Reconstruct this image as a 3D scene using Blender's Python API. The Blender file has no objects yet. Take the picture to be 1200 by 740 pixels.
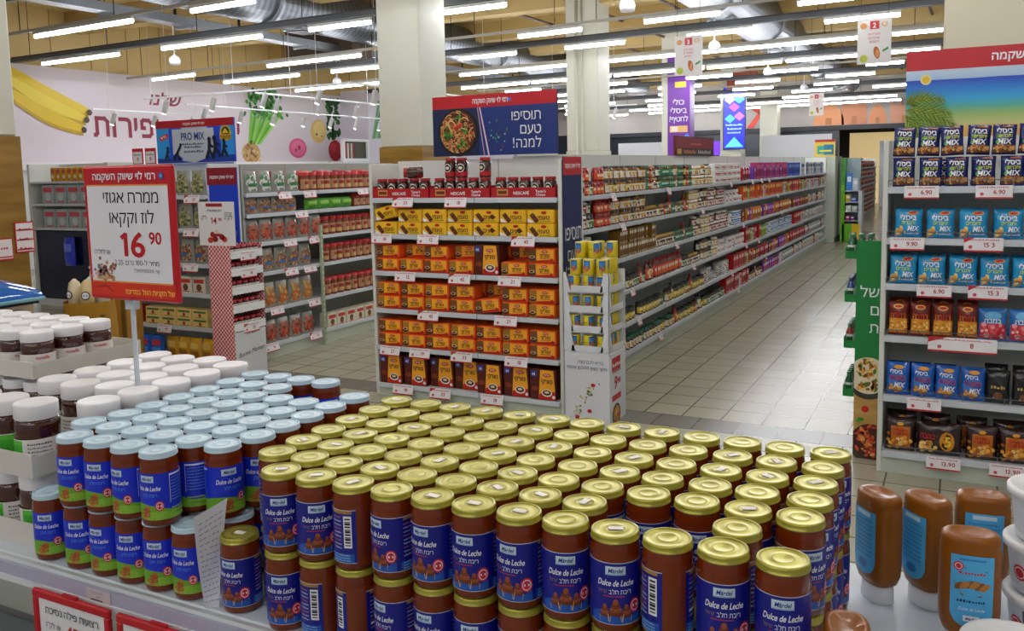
import bpy, math, random
from mathutils import Vector, Matrix
S = bpy.context.scene
C = S.collection
rnd = random.Random(7)
PI = math.pi

# ------------------------------------------------------------------ camera, world, exposure
FPX, CYP, YAW, PIT, ROL, CAMH = 1026.0, 306.6, 0.472008, 0.106117, -0.020321, 1.92
def cam_axes():
    F = Vector((-math.sin(YAW), math.cos(YAW), 0)); R = Vector((math.cos(YAW), math.sin(YAW), 0)); U = Vector((0, 0, 1))
    F, U = F*math.cos(PIT) - U*math.sin(PIT), U*math.cos(PIT) + F*math.sin(PIT)
    R, U = R*math.cos(ROL) + U*math.sin(ROL), U*math.cos(ROL) - R*math.sin(ROL)
    return R, U, F
R_, U_, F_ = cam_axes()
cd = bpy.data.cameras.new('camera'); co = bpy.data.objects.new('camera', cd); C.objects.link(co)
co.matrix_world = Matrix(((R_.x, U_.x, -F_.x, 0), (R_.y, U_.y, -F_.y, 0), (R_.z, U_.z, -F_.z, CAMH), (0, 0, 0, 1)))
cd.sensor_width = 36; cd.lens = 36*FPX/1200; cd.shift_y = -(370 - CYP)/1200; cd.clip_start = .05; cd.clip_end = 200
S.camera = co
S.view_settings.view_transform = 'Standard'; S.view_settings.look = 'None'
S.view_settings.gamma = 1; S.view_settings.use_curve_mapping = False
S.view_settings.exposure = 0.0
W = bpy.data.worlds.new('world'); S.world = W; W.use_nodes = True
W.node_tree.nodes['Background'].inputs[0].default_value = (.95, .97, 1, 1)
W.node_tree.nodes['Background'].inputs[1].default_value = .25  # ambient fill added through the room's open sides to lift upright faces
TUBE = 43.0     # strength of the fluorescent tubes

# ------------------------------------------------------------------ materials
def lin(c):
    if isinstance(c, str): c = [int(c[i:i+2], 16) for i in (0, 2, 4)]
    return tuple((v/255/12.92 if v/255 <= .04045 else ((v/255+.055)/1.055)**2.4) for v in c[:3]) + (1,)
_m = {}
def M(col, rough=.5, metal=0., coat=0., emit=0., noise=0., nscale=20., alpha=1., trans=0.):
    key = (col if isinstance(col, str) else tuple(col), rough, metal, coat, emit, noise, nscale, alpha, trans)
    if key in _m: return _m[key]
    m = bpy.data.materials.new('paint_%s' % (col if isinstance(col, str) else '%d_%d_%d' % tuple(col[:3]))); m.use_nodes = True
    nt = m.node_tree; b = nt.nodes['Principled BSDF']; c = lin(col)
    b.inputs['Base Color'].default_value = c; b.inputs['Roughness'].default_value = rough
    b.inputs['Metallic'].default_value = metal; b.inputs['Coat Weight'].default_value = coat
    b.inputs['Coat Roughness'].default_value = .04
    if emit: b.inputs['Emission Color'].default_value = c; b.inputs['Emission Strength'].default_value = emit
    if alpha < 1: b.inputs['Alpha'].default_value = alpha
    if trans: b.inputs['Transmission Weight'].default_value = trans
    if noise:
        t = nt.nodes.new('ShaderNodeTexCoord'); n = nt.nodes.new('ShaderNodeTexNoise'); n.inputs['Scale'].default_value = nscale; n.inputs['Detail'].default_value = 4
        x = nt.nodes.new('ShaderNodeMix'); x.data_type = 'RGBA'
        x.inputs[6].default_value = tuple(v*(1-noise) for v in c[:3]) + (1,); x.inputs[7].default_value = tuple(min(1, v*(1+noise)) for v in c[:3]) + (1,)
        nt.links.new(t.outputs['Object'], n.inputs['Vector']); nt.links.new(n.outputs['Fac'], x.inputs[0]); nt.links.new(x.outputs[2], b.inputs['Base Color'])
    _m[key] = m
    return m
def nodes_mat(name, rough=.4):
    m = bpy.data.materials.new(name); m.use_nodes = True; b = m.node_tree.nodes['Principled BSDF']; b.inputs['Roughness'].default_value = rough
    return m, m.node_tree, b

def floor_mat():
    m, nt, b = nodes_mat('floor_tiles', .22)
    t = nt.nodes.new('ShaderNodeTexCoord'); br = nt.nodes.new('ShaderNodeTexBrick')
    mp = nt.nodes.new('ShaderNodeMapping'); mp.inputs['Location'].default_value = (.045, -.125, 0)
    br.offset = 0; br.squash = 1
    for k, v in (('Scale', 1.), ('Mortar Size', .0055), ('Mortar Smooth', .1), ('Brick Width', .30), ('Row Height', .30), ('Bias', 0.)): br.inputs[k].default_value = v
    br.inputs['Color1'].default_value = lin('b2af9b'); br.inputs['Color2'].default_value = lin('a9a692'); br.inputs['Mortar'].default_value = lin('565246')
    nt.links.new(t.outputs['Object'], mp.inputs['Vector']); nt.links.new(mp.outputs['Vector'], br.inputs['Vector'])
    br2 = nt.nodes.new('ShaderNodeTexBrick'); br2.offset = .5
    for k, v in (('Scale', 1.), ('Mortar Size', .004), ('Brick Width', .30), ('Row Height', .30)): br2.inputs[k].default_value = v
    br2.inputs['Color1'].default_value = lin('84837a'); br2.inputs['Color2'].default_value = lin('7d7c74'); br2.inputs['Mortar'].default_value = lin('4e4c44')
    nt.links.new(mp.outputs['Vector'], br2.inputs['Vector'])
    sp = nt.nodes.new('ShaderNodeSeparateXYZ'); nt.links.new(t.outputs['Object'], sp.inputs[0])
    def between(lo, hi):
        a = nt.nodes.new('ShaderNodeMath'); a.operation = 'GREATER_THAN'; a.inputs[1].default_value = lo
        c = nt.nodes.new('ShaderNodeMath'); c.operation = 'LESS_THAN'; c.inputs[1].default_value = hi
        p = nt.nodes.new('ShaderNodeMath'); p.operation = 'MULTIPLY'
        nt.links.new(sp.outputs['Y'], a.inputs[0]); nt.links.new(sp.outputs['Y'], c.inputs[0]); nt.links.new(a.outputs[0], p.inputs[0]); nt.links.new(c.outputs[0], p.inputs[1])
        return p
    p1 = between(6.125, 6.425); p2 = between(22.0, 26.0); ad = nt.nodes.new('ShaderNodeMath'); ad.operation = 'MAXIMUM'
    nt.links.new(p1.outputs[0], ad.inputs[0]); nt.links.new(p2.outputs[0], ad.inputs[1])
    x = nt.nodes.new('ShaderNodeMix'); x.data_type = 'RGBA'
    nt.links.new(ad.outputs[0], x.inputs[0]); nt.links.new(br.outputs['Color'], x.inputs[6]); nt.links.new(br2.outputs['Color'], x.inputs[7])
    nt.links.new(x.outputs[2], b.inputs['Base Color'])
    return m
def stripes_mat(name, c1, c2, scale, axis='Z', rough=.35, metal=.7, bump=0.):
    m, nt, b = nodes_mat(name, rough); b.inputs['Metallic'].default_value = metal
    t = nt.nodes.new('ShaderNodeTexCoord'); w = nt.nodes.new('ShaderNodeTexWave'); w.bands_direction = axis; w.inputs['Scale'].default_value = scale; w.inputs['Distortion'].default_value = 0
    r = nt.nodes.new('ShaderNodeValToRGB'); r.color_ramp.elements[0].color = lin(c1); r.color_ramp.elements[1].color = lin(c2)
    nt.links.new(t.outputs['Object'], w.inputs['Vector']); nt.links.new(w.outputs['Fac'], r.inputs[0]); nt.links.new(r.outputs[0], b.inputs['Base Color'])
    if bump:
        bp = nt.nodes.new('ShaderNodeBump'); bp.inputs['Strength'].default_value = bump; nt.links.new(w.outputs['Fac'], bp.inputs['Height']); nt.links.new(bp.outputs[0], b.inputs['Normal'])
    return m
def checker_mat(name, c1, c2, scale):
    m, nt, b = nodes_mat(name, .6)
    t = nt.nodes.new('ShaderNodeTexCoord'); k = nt.nodes.new('ShaderNodeTexChecker'); k.inputs['Scale'].default_value = scale
    k.inputs['Color1'].default_value = lin(c1); k.inputs['Color2'].default_value = lin(c2)
    nt.links.new(t.outputs['Object'], k.inputs['Vector']); nt.links.new(k.outputs[0], b.inputs['Base Color'])
    return m
def wood_mat(name, c1, c2):
    m, nt, b = nodes_mat(name, .45)
    t = nt.nodes.new('ShaderNodeTexCoord'); mp = nt.nodes.new('ShaderNodeMapping'); mp.inputs['Scale'].default_value = (1.2, 1.2, 7)
    n = nt.nodes.new('ShaderNodeTexNoise'); n.inputs['Scale'].default_value = 1.6; n.inputs['Detail'].default_value = 6
    r = nt.nodes.new('ShaderNodeValToRGB'); r.color_ramp.elements[0].position = .35; r.color_ramp.elements[1].position = .7
    r.color_ramp.elements[0].color = lin(c1); r.color_ramp.elements[1].color = lin(c2)
    nt.links.new(t.outputs['Object'], mp.inputs[0]); nt.links.new(mp.outputs[0], n.inputs['Vector']); nt.links.new(n.outputs['Fac'], r.inputs[0]); nt.links.new(r.outputs[0], b.inputs['Base Color'])
    return m
def grad_mat(name, stops, axis=2, lo=0., hi=1., rough=.35):
    m, nt, b = nodes_mat(name, rough)
    t = nt.nodes.new('ShaderNodeTexCoord'); sp = nt.nodes.new('ShaderNodeSeparateXYZ'); mr = nt.nodes.new('ShaderNodeMapRange')
    mr.inputs[1].default_value = lo; mr.inputs[2].default_value = hi
    r = nt.nodes.new('ShaderNodeValToRGB'); e = r.color_ramp.elements
    while len(e) < len(stops): e.new(.5)
    for el, (p, c) in zip(e, stops): el.position = p; el.color = lin(c)
    n = nt.nodes.new('ShaderNodeTexNoise'); n.inputs['Scale'].default_value = 9; n.inputs['Detail'].default_value = 5
    mp = nt.nodes.new('ShaderNodeMapping'); mp.inputs['Scale'].default_value = (.35, 1, 2.2)
    ma = nt.nodes.new('ShaderNodeMath'); ma.operation = 'MULTIPLY_ADD'; ma.inputs[1].default_value = .05; 
    sb = nt.nodes.new('ShaderNodeMath'); sb.operation = 'SUBTRACT'; sb.inputs[1].default_value = .025
    nt.links.new(t.outputs['Object'], sp.inputs[0]); nt.links.new(sp.outputs[axis], mr.inputs[0]); nt.links.new(t.outputs['Object'], mp.inputs[0]); nt.links.new(mp.outputs[0], n.inputs['Vector'])
    nt.links.new(n.outputs['Fac'], ma.inputs[0]); nt.links.new(mr.outputs[0], ma.inputs[2]); nt.links.new(ma.outputs[0], sb.inputs[0]); nt.links.new(sb.outputs[0], r.inputs[0]); nt.links.new(r.outputs[0], b.inputs['Base Color'])
    return m

WHITE = M('e9ebee', .45); OFFWHITE = M('dfe2da', .5); SHELF = M('dbe0e6', .4); GREENISH = M('c3ccbd', .5); RAIL = M('cfd6de', .35)
RED = M('c40d1c', .4); DRED = M('8e0a14', .45); BLACK = M('0c0c0e', .5); DARK = M('17181c', .6); STEEL = M('8d9093', .4, .6); GREY = M('9a9c98', .5)
NAVY = M('0b1c5c', .4); PAPER = M('efeef0', .6); CARD = M('d9d5cd', .7, noise=.05); INK = M('1a1a22', .6); INKG = M('6a6a74', .6)

# ------------------------------------------------------------------ mesh builder
class MB:
    def __init__(s): s.v = []; s.f = []; s.m = []; s.mats = []; s.sm = []
    def mi(s, mat):
        if mat not in s.mats: s.mats.append(mat)
        return s.mats.index(mat)
    def add(s, verts, faces, mat, smooth=False):
        o = len(s.v); s.v += [tuple(p) for p in verts]; k = s.mi(mat)
        for f in faces: s.f.append([o+i for i in f]); s.m.append(k); s.sm.append(smooth)
    def box(s, x0, x1, y0, y1, z0, z1, mat, ch=0., xf=None):
        if ch:
            c = min(ch, (x1-x0)*.49, (y1-y0)*.49, (z1-z0)*.49); vs = {}; L = []
            for ix in (0, 1):
                for iy in (0, 1):
                    for iz in (0, 1):
                        X = (x0, x1)[ix]; Y = (y0, y1)[iy]; Z = (z0, z1)[iz]; sx = c if not ix else -c; sy = c if not iy else -c; sz = c if not iz else -c
                        for a, p in enumerate(((X, Y+sy, Z+sz), (X+sx, Y, Z+sz), (X+sx, Y+sy, Z))): vs[(ix, iy, iz, a)] = len(L); L.append(p)
            F = []
            for i in (0, 1):
                F.append([vs[(i, a, b, 0)] for a, b in ((0, 0), (1, 0), (1, 1), (0, 1))]); F.append([vs[(a, i, b, 1)] for a, b in ((0, 0), (1, 0), (1, 1), (0, 1))]); F.append([vs[(a, b, i, 2)] for a, b in ((0, 0), (1, 0), (1, 1), (0, 1))])
                for j in (0, 1):
                    F.append([vs[(0, i, j, 1)], vs[(1, i, j, 1)], vs[(1, i, j, 2)], vs[(0, i, j, 2)]])
                    F.append([vs[(i, 0, j, 0)], vs[(i, 1, j, 0)], vs[(i, 1, j, 2)], vs[(i, 0, j, 2)]])
                    F.append([vs[(i, j, 0, 0)], vs[(i, j, 1, 0)], vs[(i, j, 1, 1)], vs[(i, j, 0, 1)]])
                    for k in (0, 1): F.append([vs[(i, j, k, 0)], vs[(i, j, k, 1)], vs[(i, j, k, 2)]])
        else:
            L = [(x, y, z) for x in (x0, x1) for y in (y0, y1) for z in (z0, z1)]
            F = [(0, 1, 3, 2), (4, 6, 7, 5), (0, 4, 5, 1), (2, 3, 7, 6), (0, 2, 6, 4), (1, 5, 7, 3)]
        if xf: L = [xf(p) for p in L]
        s.add(L, F, mat)
    def lathe(s, prof, mat, n=24, c=(0, 0, 0), mats=None, sx=1., sy=1., smooth=True):
        # prof: (radius, z) from bottom to top; mats: one per segment
        o = []
        for r, z in prof:
            for k in range(n): a = 2*PI*k/n; o.append((c[0]+r*math.cos(a)*sx, c[1]+r*math.sin(a)*sy, c[2]+z))
        b = len(s.v); s.v += o
        for i in range(len(prof)-1):
            mm = s.mi(mats[i] if mats else mat)
            for k in range(n):
                q = (k+1) % n; s.f.append([b+i*n+k, b+i*n+q, b+(i+1)*n+q, b+(i+1)*n+k]); s.m.append(mm); s.sm.append(smooth)
        for i, mm in ((0, s.mi(mats[0] if mats else mat)), (len(prof)-1, s.mi(mats[-1] if mats else mat))):
            if prof[i][0] > 1e-5: s.f.append([b+i*n+k for k in range(n)]); s.m.append(mm); s.sm.append(False)
    def tube(s, pts, r, mat, n=8):
        pts = [Vector(p) for p in pts]; rings = []
        for i, p in enumerate(pts):
            d = (pts[min(i+1, len(pts)-1)] - pts[max(i-1, 0)]).normalized(); a = d.orthogonal().normalized() if abs(d.z) > .95 else Vector((0, 0, 1)).cross(d).normalized(); b = d.cross(a)
            rings.append([p + a*r*math.cos(2*PI*k/n) + b*r*math.sin(2*PI*k/n) for k in range(n)])
        V = [q for g in rings for q in g]; F = []
        for i in range(len(pts)-1):
            for k in range(n): q = (k+1) % n; F.append((i*n+k, i*n+q, (i+1)*n+q, (i+1)*n+k))
        F += [tuple(range(n)), tuple(range((len(pts)-1)*n, len(pts)*n))]
        s.add(V, F, mat, True)
    def grid(s, fn, nu, nv, mat, smooth=True, u0=0., u1=1., v0=0., v1=1.):
        V = [fn(u0+(u1-u0)*i/nu, v0+(v1-v0)*j/nv) for j in range(nv+1) for i in range(nu+1)]
        F = [(j*(nu+1)+i, j*(nu+1)+i+1, (j+1)*(nu+1)+i+1, (j+1)*(nu+1)+i) for j in range(nv) for i in range(nu)]
        s.add(V, F, mat, smooth)
    def mesh(s, name):
        me = bpy.data.meshes.new(name); me.from_pydata(s.v, [], s.f)
        for m in s.mats: me.materials.append(m)
        me.polygons.foreach_set('material_index', s.m); me.polygons.foreach_set('use_smooth', s.sm); me.update()
        return me
    def build(s, name, parent=None, loc=(0, 0, 0), rz=0.):
        o = bpy.data.objects.new(name, s.mesh(name)); C.objects.link(o); o.location = loc; o.rotation_euler = (0, 0, rz)
        if parent: o.parent = parent
        return o

def tag(o, label, cat, group=None):
    o['label'] = label; o['category'] = cat
    if group: o['group'] = group
    return o
def thing(name, label, cat, loc=(0, 0, 0), rz=0., group=None):
    o = bpy.data.objects.new(name, None); C.objects.link(o); o.location = loc; o.rotation_euler = (0, 0, rz); o.empty_display_size = .05
    return tag(o, label, cat, group)
def struct(o): o['kind'] = 'structure'; return o
def dup(o, loc, rz=0., label=None, group=None, skip=(), tilt=None):
    r = o.copy(); C.objects.link(r); r.location = loc; r.rotation_euler = tilt or (0, 0, rz)
    if label: r['label'] = label
    if group: r['group'] = group
    for ch in o.children:
        if ch.name.split('.')[0] in skip: continue
        c = ch.copy(); C.objects.link(c); c.parent = r
        for g in ch.children: d = g.copy(); C.objects.link(d); d.parent = c
    return r
def nth(i):
    w = ['first', 'second', 'third', 'fourth', 'fifth', 'sixth', 'seventh', 'eighth', 'ninth', 'tenth', 'eleventh', 'twelfth', 'thirteenth']
    return w[i-1] if i <= 13 else '%d%s' % (i, 'th' if i % 100 in (11, 12, 13) else {1: 'st', 2: 'nd', 3: 'rd'}.get(i % 10, 'th'))

# ------------------------------------------------------------------ flat artwork: text and shapes mapped onto a surface
_t = {}
def glyphs(s, bold):
    k = (s, bold)
    if k in _t: return _t[k]
    if any('\u0590' <= c <= '\u05ff' for c in s):           # right-to-left: reverse, keep number runs in order
        out = []; num = ''
        for c in s:
            if c.isdigit() or (num and c in '.,'): num += c
            else:
                if num: out.append(num); num = ''
                out.append({'(': ')', ')': '('}.get(c, c))
        if num: out.append(num)
        s = ''.join(reversed(out))
    if '1' in s or any(c in s for c in SPECIAL): parts = list(s)
    else: parts = [s]
    V = []; F = []; x = 0.
    for p in parts:
        if p == ' ': x += .25; continue
        if p in SPECIAL:
            th = (.125 if bold else .088)/2; pv = []; pf = []
            for st in SPECIAL[p]:
                for (x0, y0), (x1, y1) in zip(st, st[1:]):
                    d = math.hypot(x1-x0, y1-y0); ax, ay = (x1-x0)/d, (y1-y0)/d; e = th*.8
                    e0 = 0 if (x0, y0) == st[0] else e; e1 = 0 if (x1, y1) == st[-1] else e
                    k0 = len(pv); pv += [(x0-ax*e0+ay*th, y0-ay*e0-ax*th), (x1+ax*e1+ay*th, y1+ay*e1-ax*th), (x1+ax*e1-ay*th, y1+ay*e1+ax*th), (x0-ax*e0-ay*th, y0-ay*e0+ax*th)]; pf.append((k0, k0+1, k0+2, k0+3))
        else:
            cu = bpy.data.curves.new('txt', 'FONT'); cu.body = p; cu.resolution_u = 3; cu.offset = .02 if bold else 0
            o = bpy.data.objects.new('txt', cu); C.objects.link(o); bpy.context.view_layer.update()
            me = bpy.data.meshes.new_from_object(o.evaluated_get(bpy.context.evaluated_depsgraph_get()))
            pv = [(v.co.x, v.co.y) for v in me.vertices]; pf = [tuple(q.vertices) for q in me.polygons]
            bpy.data.objects.remove(o); bpy.data.curves.remove(cu); bpy.data.meshes.remove(me)
        if not pv: continue
        x0 = min(v[0] for v in pv); x1 = max(v[0] for v in pv); b0 = len(V)
        V += [(x+a-x0, b, .15*(i//4 % 6) if p in SPECIAL else 0.) for i, (a, b) in enumerate(pv)]; F += [tuple(b0+i for i in f) for f in pf]; x += x1-x0+(.095 if bold else .08)
    w = max(v[0] for v in V)
    _t[k] = ([(a/.73, b/.73, c) for a, b, c in V], F, w/.73)
    return _t[k]
SPECIAL = {'א': [[(.07, .592), (.53, 0)], [(.50, .592), (.50, .40), (.38, .25)], [(.2, .40), (.09, .24), (.09, 0)]], 'ד': [[(.02, .547), (.52, .547)], [(.42, .592), (.42, 0)]],
    'ע': [[(.09, .592), (.16, .25), (.21, .06)], [(.44, .592), (.42, .3), (.28, .08), (.03, -.04)]], 'פ': [[(.22, .30), (.07, .30), (.07, .50), (.13, .547), (.34, .547), (.44, .45), (.44, .13), (.36, .045), (.05, .045)]],
    'ף': [[(.22, .30), (.07, .30), (.07, .50), (.13, .547), (.34, .547), (.44, .45), (.44, -.2)]], 'צ': [[(.06, .592), (.42, .07)], [(.43, .592), (.43, .42), (.30, .27)], [(.03, .045), (.46, .045)]],
    'ת': [[(.07, .547), (.42, .547), (.52, .45), (.52, 0)], [(.14, .547), (.14, .10), (.10, .045), (.01, .045)]], '1': [[(.28, 0), (.28, .682)], [(.30, .64), (.13, .53)]]}
class Art:
    def __init__(s): s.i = []
    def rect(s, x0, y0, x1, y1, mat, l=0, nx=1, ny=1):
        V = [(x0+(x1-x0)*i/nx, y0+(y1-y0)*j/ny) for j in range(ny+1) for i in range(nx+1)]
        s.i.append((V, [(j*(nx+1)+i, j*(nx+1)+i+1, (j+1)*(nx+1)+i+1, (j+1)*(nx+1)+i) for j in range(ny) for i in range(nx)], mat, l)); return s
    def poly(s, pts, mat, l=1): s.i.append((list(pts), [tuple(range(len(pts)))], mat, l)); return s
    def disc(s, cx, cy, r, mat, l=1, ry=None, n=16, rot=0.):
        ry = ry or r; V = [(cx, cy)]
        for k in range(n):
            a = 2*PI*k/n; x = r*math.cos(a); y = ry*math.sin(a); V.append((cx+x*math.cos(rot)-y*math.sin(rot), cy+x*math.sin(rot)+y*math.cos(rot)))
        s.i.append((V, [(0, 1+k, 1+(k+1) % n) for k in range(n)], mat, l)); return s
    def band(s, xs, lo, hi, mat, l=1):
        V = [(x, a) for x, a in zip(xs, lo)] + [(x, b) for x, b in zip(xs, hi)]; n = len(xs)
        s.i.append((V, [(i, i+1, n+i+1, n+i) for i in range(n-1)], mat, l)); return s
    def line(s, pts, w, mat, l=1):
        for (x0, y0), (x1, y1) in zip(pts, pts[1:]):
            d = math.hypot(x1-x0, y1-y0) or 1; a = -(y1-y0)/d*w/2; b = (x1-x0)/d*w/2
            s.i.append(([(x0-a, y0-b), (x1-a, y1-b), (x1+a, y1+b), (x0+a, y0+b)], [(0, 1, 2, 3)], mat, l))
        return s
    def text(s, t, x, y, h, mat, l=2, al='c', bold=False, wmax=None, shear=0., rot=0., sx=1.):
        V, F, w = glyphs(t, bold); k = h*sx
        if wmax and w*k > wmax: k = wmax/w
        o = {'c': -w*k/2, 'l': 0, 'r': -w*k}[al]; cr, sr = math.cos(rot), math.sin(rot); out = []
        for a, b, c in V:
            px = o+a*k+shear*b*h; py = b*h; out.append((x+px*cr-py*sr, y+px*sr+py*cr, c))
        s.i.append((out, F, mat, l)); return s
    def scribble(s, x0, x1, y, h, mat, l=1, n=6, seed=0):
        q = random.Random(seed); x = x0
        while x < x1 - h*.3:
            w = min(q.uniform(.5, 1.1)*h, x1-x); s.rect(x, y, x+w*.8, y+h*q.uniform(.5, 1), mat, l); x += w + h*.15
        return s
    def emit(s, mb, fn):
        for V, F, mat, l in s.i: mb.add([fn(p[0], p[1], l+(p[2] if len(p) > 2 else 0)) for p in V], F, mat)
def plane_fn(o, ux=(1, 0, 0), uy=(0, 0, 1), lo=.0012):
    o, ux, uy = Vector(o), Vector(ux), Vector(uy); n = ux.cross(uy).normalized()
    return lambda x, y, l: tuple(o + ux*x + uy*y + n*(lo*(l+1)))
def board(name, art, w, h, t, back, lo=.0012, parent=None, loc=(0, 0, 0), rz=0., ch=0.):
    """a flat printed board w x h, standing on its bottom edge, centred on x, printed face towards -y"""
    mb = MB(); mb.box(-w/2, w/2, 0, t, 0, h, back, ch); art.emit(mb, plane_fn((0, 0, 0), lo=lo)); return mb.build(name, parent, loc, rz)

# ------------------------------------------------------------------ room shell
mb = MB(); mb.box(-24, 9, -8, 46, -.1, 0, floor_mat()); struct(mb.build('floor'))
TAN = M('ccb27a', .8, noise=.08, nscale=1.2); TAND = M('ac9158', .85, noise=.1, nscale=1.5)
mb = MB(); mb.box(-24, 9, -8, 46, 5.6, 5.75, TAN); struct(mb.build('ceiling'))
for y in (7.2, 10.4, 13.6, 16.9, 20.1, 23.3, 26.5, 29.8, 33, 36.3):
    mb = MB(); mb.box(-18, 8, y-.2, y+.2, 5.15, 5.6, TAND if y in (7.2, 13.6, 20.1, 26.5, 33) else TAN); struct(mb.build('ceiling_beam'))
MUR = M('e6dde6', .6, noise=.03, nscale=3)
mb = MB(); mb.box(-18.2, -18, 2, 23.2, 0, 4.36, MUR); mb.box(-18.2, -17.98, 2, 23.2, 4.36, 5.6, TAN)
for y in range(4, 23, 1): mb.box(-17.98, -17.97, y, y+.02, 4.38, 5.6, TAND)
struct(mb.build('wall_left'))
mb = MB(); mb.box(-18.2, -16.9, 23.2, 46, 0, 4.5, M('e2dcea', .6)); mb.box(-18.2, -16.88, 23.18, 46, 4.5, 5.6, TAN); struct(mb.build('wall_left_recess'))
CONC = M('b0aca6', .8, noise=.12, nscale=2.5)
mb = MB(); mb.box(-17, 9, 38, 38.4, 3.35, 5.6, CONC); struct(mb.build('wall_far'))
mb = MB(); mb.box(-17, 9, 45.6, 46, 0, 5.6, M('23283a', .6)); struct(mb.build('wall_far_mall'))
mb = MB(); mb.box(-17, -4.4, 38.1, 38.3, 0, 3.35, M('16222c', .3)); mb.box(-17, 9, 37.9, 38.05, 3.2, 3.38, M('1c1f24', .5)); struct(mb.build('wall_shopfront'))
# columns on their grid
CW = .34; COLM = M('d2d2c2', .6, noise=.03, nscale=2); BROWN = wood_mat('brown_cladding', '84611a', 'a98436')
for i, y in enumerate((4.0, 10.4, 16.9, 23.3, 29.8, 36.3)):
    mb = MB(); x = -6.8; top = COLM
    mb.box(x-CW, x+CW, y-CW, y+CW, 2.24, 5.6, top, .015); mb.box(x-CW-.012, x+CW+.012, y-CW-.012, y+CW+.012, 0, 2.24, BROWN if i < 2 else COLM)
    if i == 2: mb.tube([(x-.1, y-CW-.03, 0.05), (x-.1, y-CW-.03, 5.5)], .03, COLM); mb.tube([(x+.02, y-CW-.03, 0.05), (x+.02, y-CW-.03, 5.5)], .02, COLM)
    struct(mb.build('column'))
mb = MB(); mb.box(-.12, .95, 6.62, 7.3, 0, 5.6, M('d8cfb4', .6, noise=.03, nscale=2), .015); struct(mb.build('column'))

# ------------------------------------------------------------------ ceiling lights
EMIT = M('f6f8ff', .3, emit=TUBE); HOUS = M('d9d8d2', .5); TRAY = M('5c5f62', .5, .5)
def make_light(L):
    t = thing('ceiling_light', 'x', 'ceiling light')
    m = MB(); m.tube([(-L/2, 0, 0), (L/2, 0, 0)], .028, EMIT, 8); m.build('tube', t)
    m = MB(); m.box(-L/2-.02, L/2+.02, -.03, .03, .03, .075, HOUS); m.build('housing', t)
    return t
ROWS = [  # y at x=0, slope, tray, tubes (x0, x1)
    (-5.8, -.08, 0, [(-6, -4.8), (-3.6, -2.4), (-1.2, 0), (1.2, 2.4)]), (-3.4, -.08, 0, [(-6, -4.8), (-3.6, -2.4), (-1.2, 0), (1.2, 2.4)]),
    (-1.0, -.08, 0, [(-7, -5.8), (-4.6, -3.4), (-2.2, -1), (.2, 1.4)]), (1.4, -.08, 0, [(-8, -6.8), (-5.6, -4.4), (-3.2, -2), (-.8, .4), (1.6, 2.8)]),
    (3.7, -.08, 1, [(-8, -6.8), (-5.6, -4.4), (-3.2, -2), (-.8, .4), (1.6, 2.8)]), (6.0, -.08, 0, [(-8, -6.8), (-5.6, -4.4), (-3.2, -2), (-.8, .4), (1.6, 2.8)]),
    (8.33, -.067, 0, [(-13.1, -10.7), (-9.45, -8.2), (-6.9, -5.7), (-4.5, -3.3), (-2.1, -.9)]),
    (10.64, -.05, 1, [(-16.1, -13.8), (-12.6, -10.2), (-9.15, -7.95), (-6.8, -5.6), (-4.4, -3.2), (-2, -.8)]),
    (12.9, -.108, 0, [(-16.9, -15.4), (-13, -10.4), (-6.8, -5.55), (-4.45, -3.25), (-2.1, -.9), (.3, 1.5)]),
    (14.87, -.083, 1, [(-16.1, -13.6), (-12.6, -10.35), (-9.05, -7.8), (-6.7, -5.45), (-4.3, -3.15), (-2.0, -.87)]),
    (17.07, -.117, 0, [(-16.3, -14.2), (-14.1, -12.3), (-10.7, -7.2), (-7.2, -5.25), (-5.25, -3.5), (-3.5, -1.7), (-1.1, -.35), (.3, 1.5)]),
    (19.85, -.117, 1, [(-14.9, -13), (-12.4, -10.2), (-10.1, -7.8), (-7.7, -5.4), (-5.3, -3.6), (-3.5, -1.96), (-1.3, -.45)]),
    (22.0, -.1, 0, [(-12, -10.8), (-9.3, -8.1), (-6.4, -5.2), (-4.2, -3.1), (-2.0, -1.2)]),
    (24.2, -.1, 1, [(-12, -10.8), (-10.2, -9), (-7.9, -6.6), (-5.6, -4.4), (-3.2, -2), (-.9, .3)]),
    (26.4, -.1, 0, [(-13, -11), (-8.6, -7.4), (-6.2, -5), (-3.8, -2.6)]), (28.6, -.1, 1, [(-13, -11), (-9.8, -8.6), (-7.2, -6), (-4.8, -3.6), (-2.4, -1.2)]),
    (30.9, -.1, 0, [(-14, -12.2), (-10.5, -9.3), (-5.5, -4.2)]), (33.0, -.1, 1, [(-15, -13), (-12, -10), (-10, -8), (-8, -6), (-6, -4), (-4, -2)]),
    (35.4, -.1, 0, [(-15, -13), (-12, -10), (-10, -8), (-8, -6), (-6, -4), (-4, -2)]),
]
LZ = 4.14; protos = {}
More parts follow.
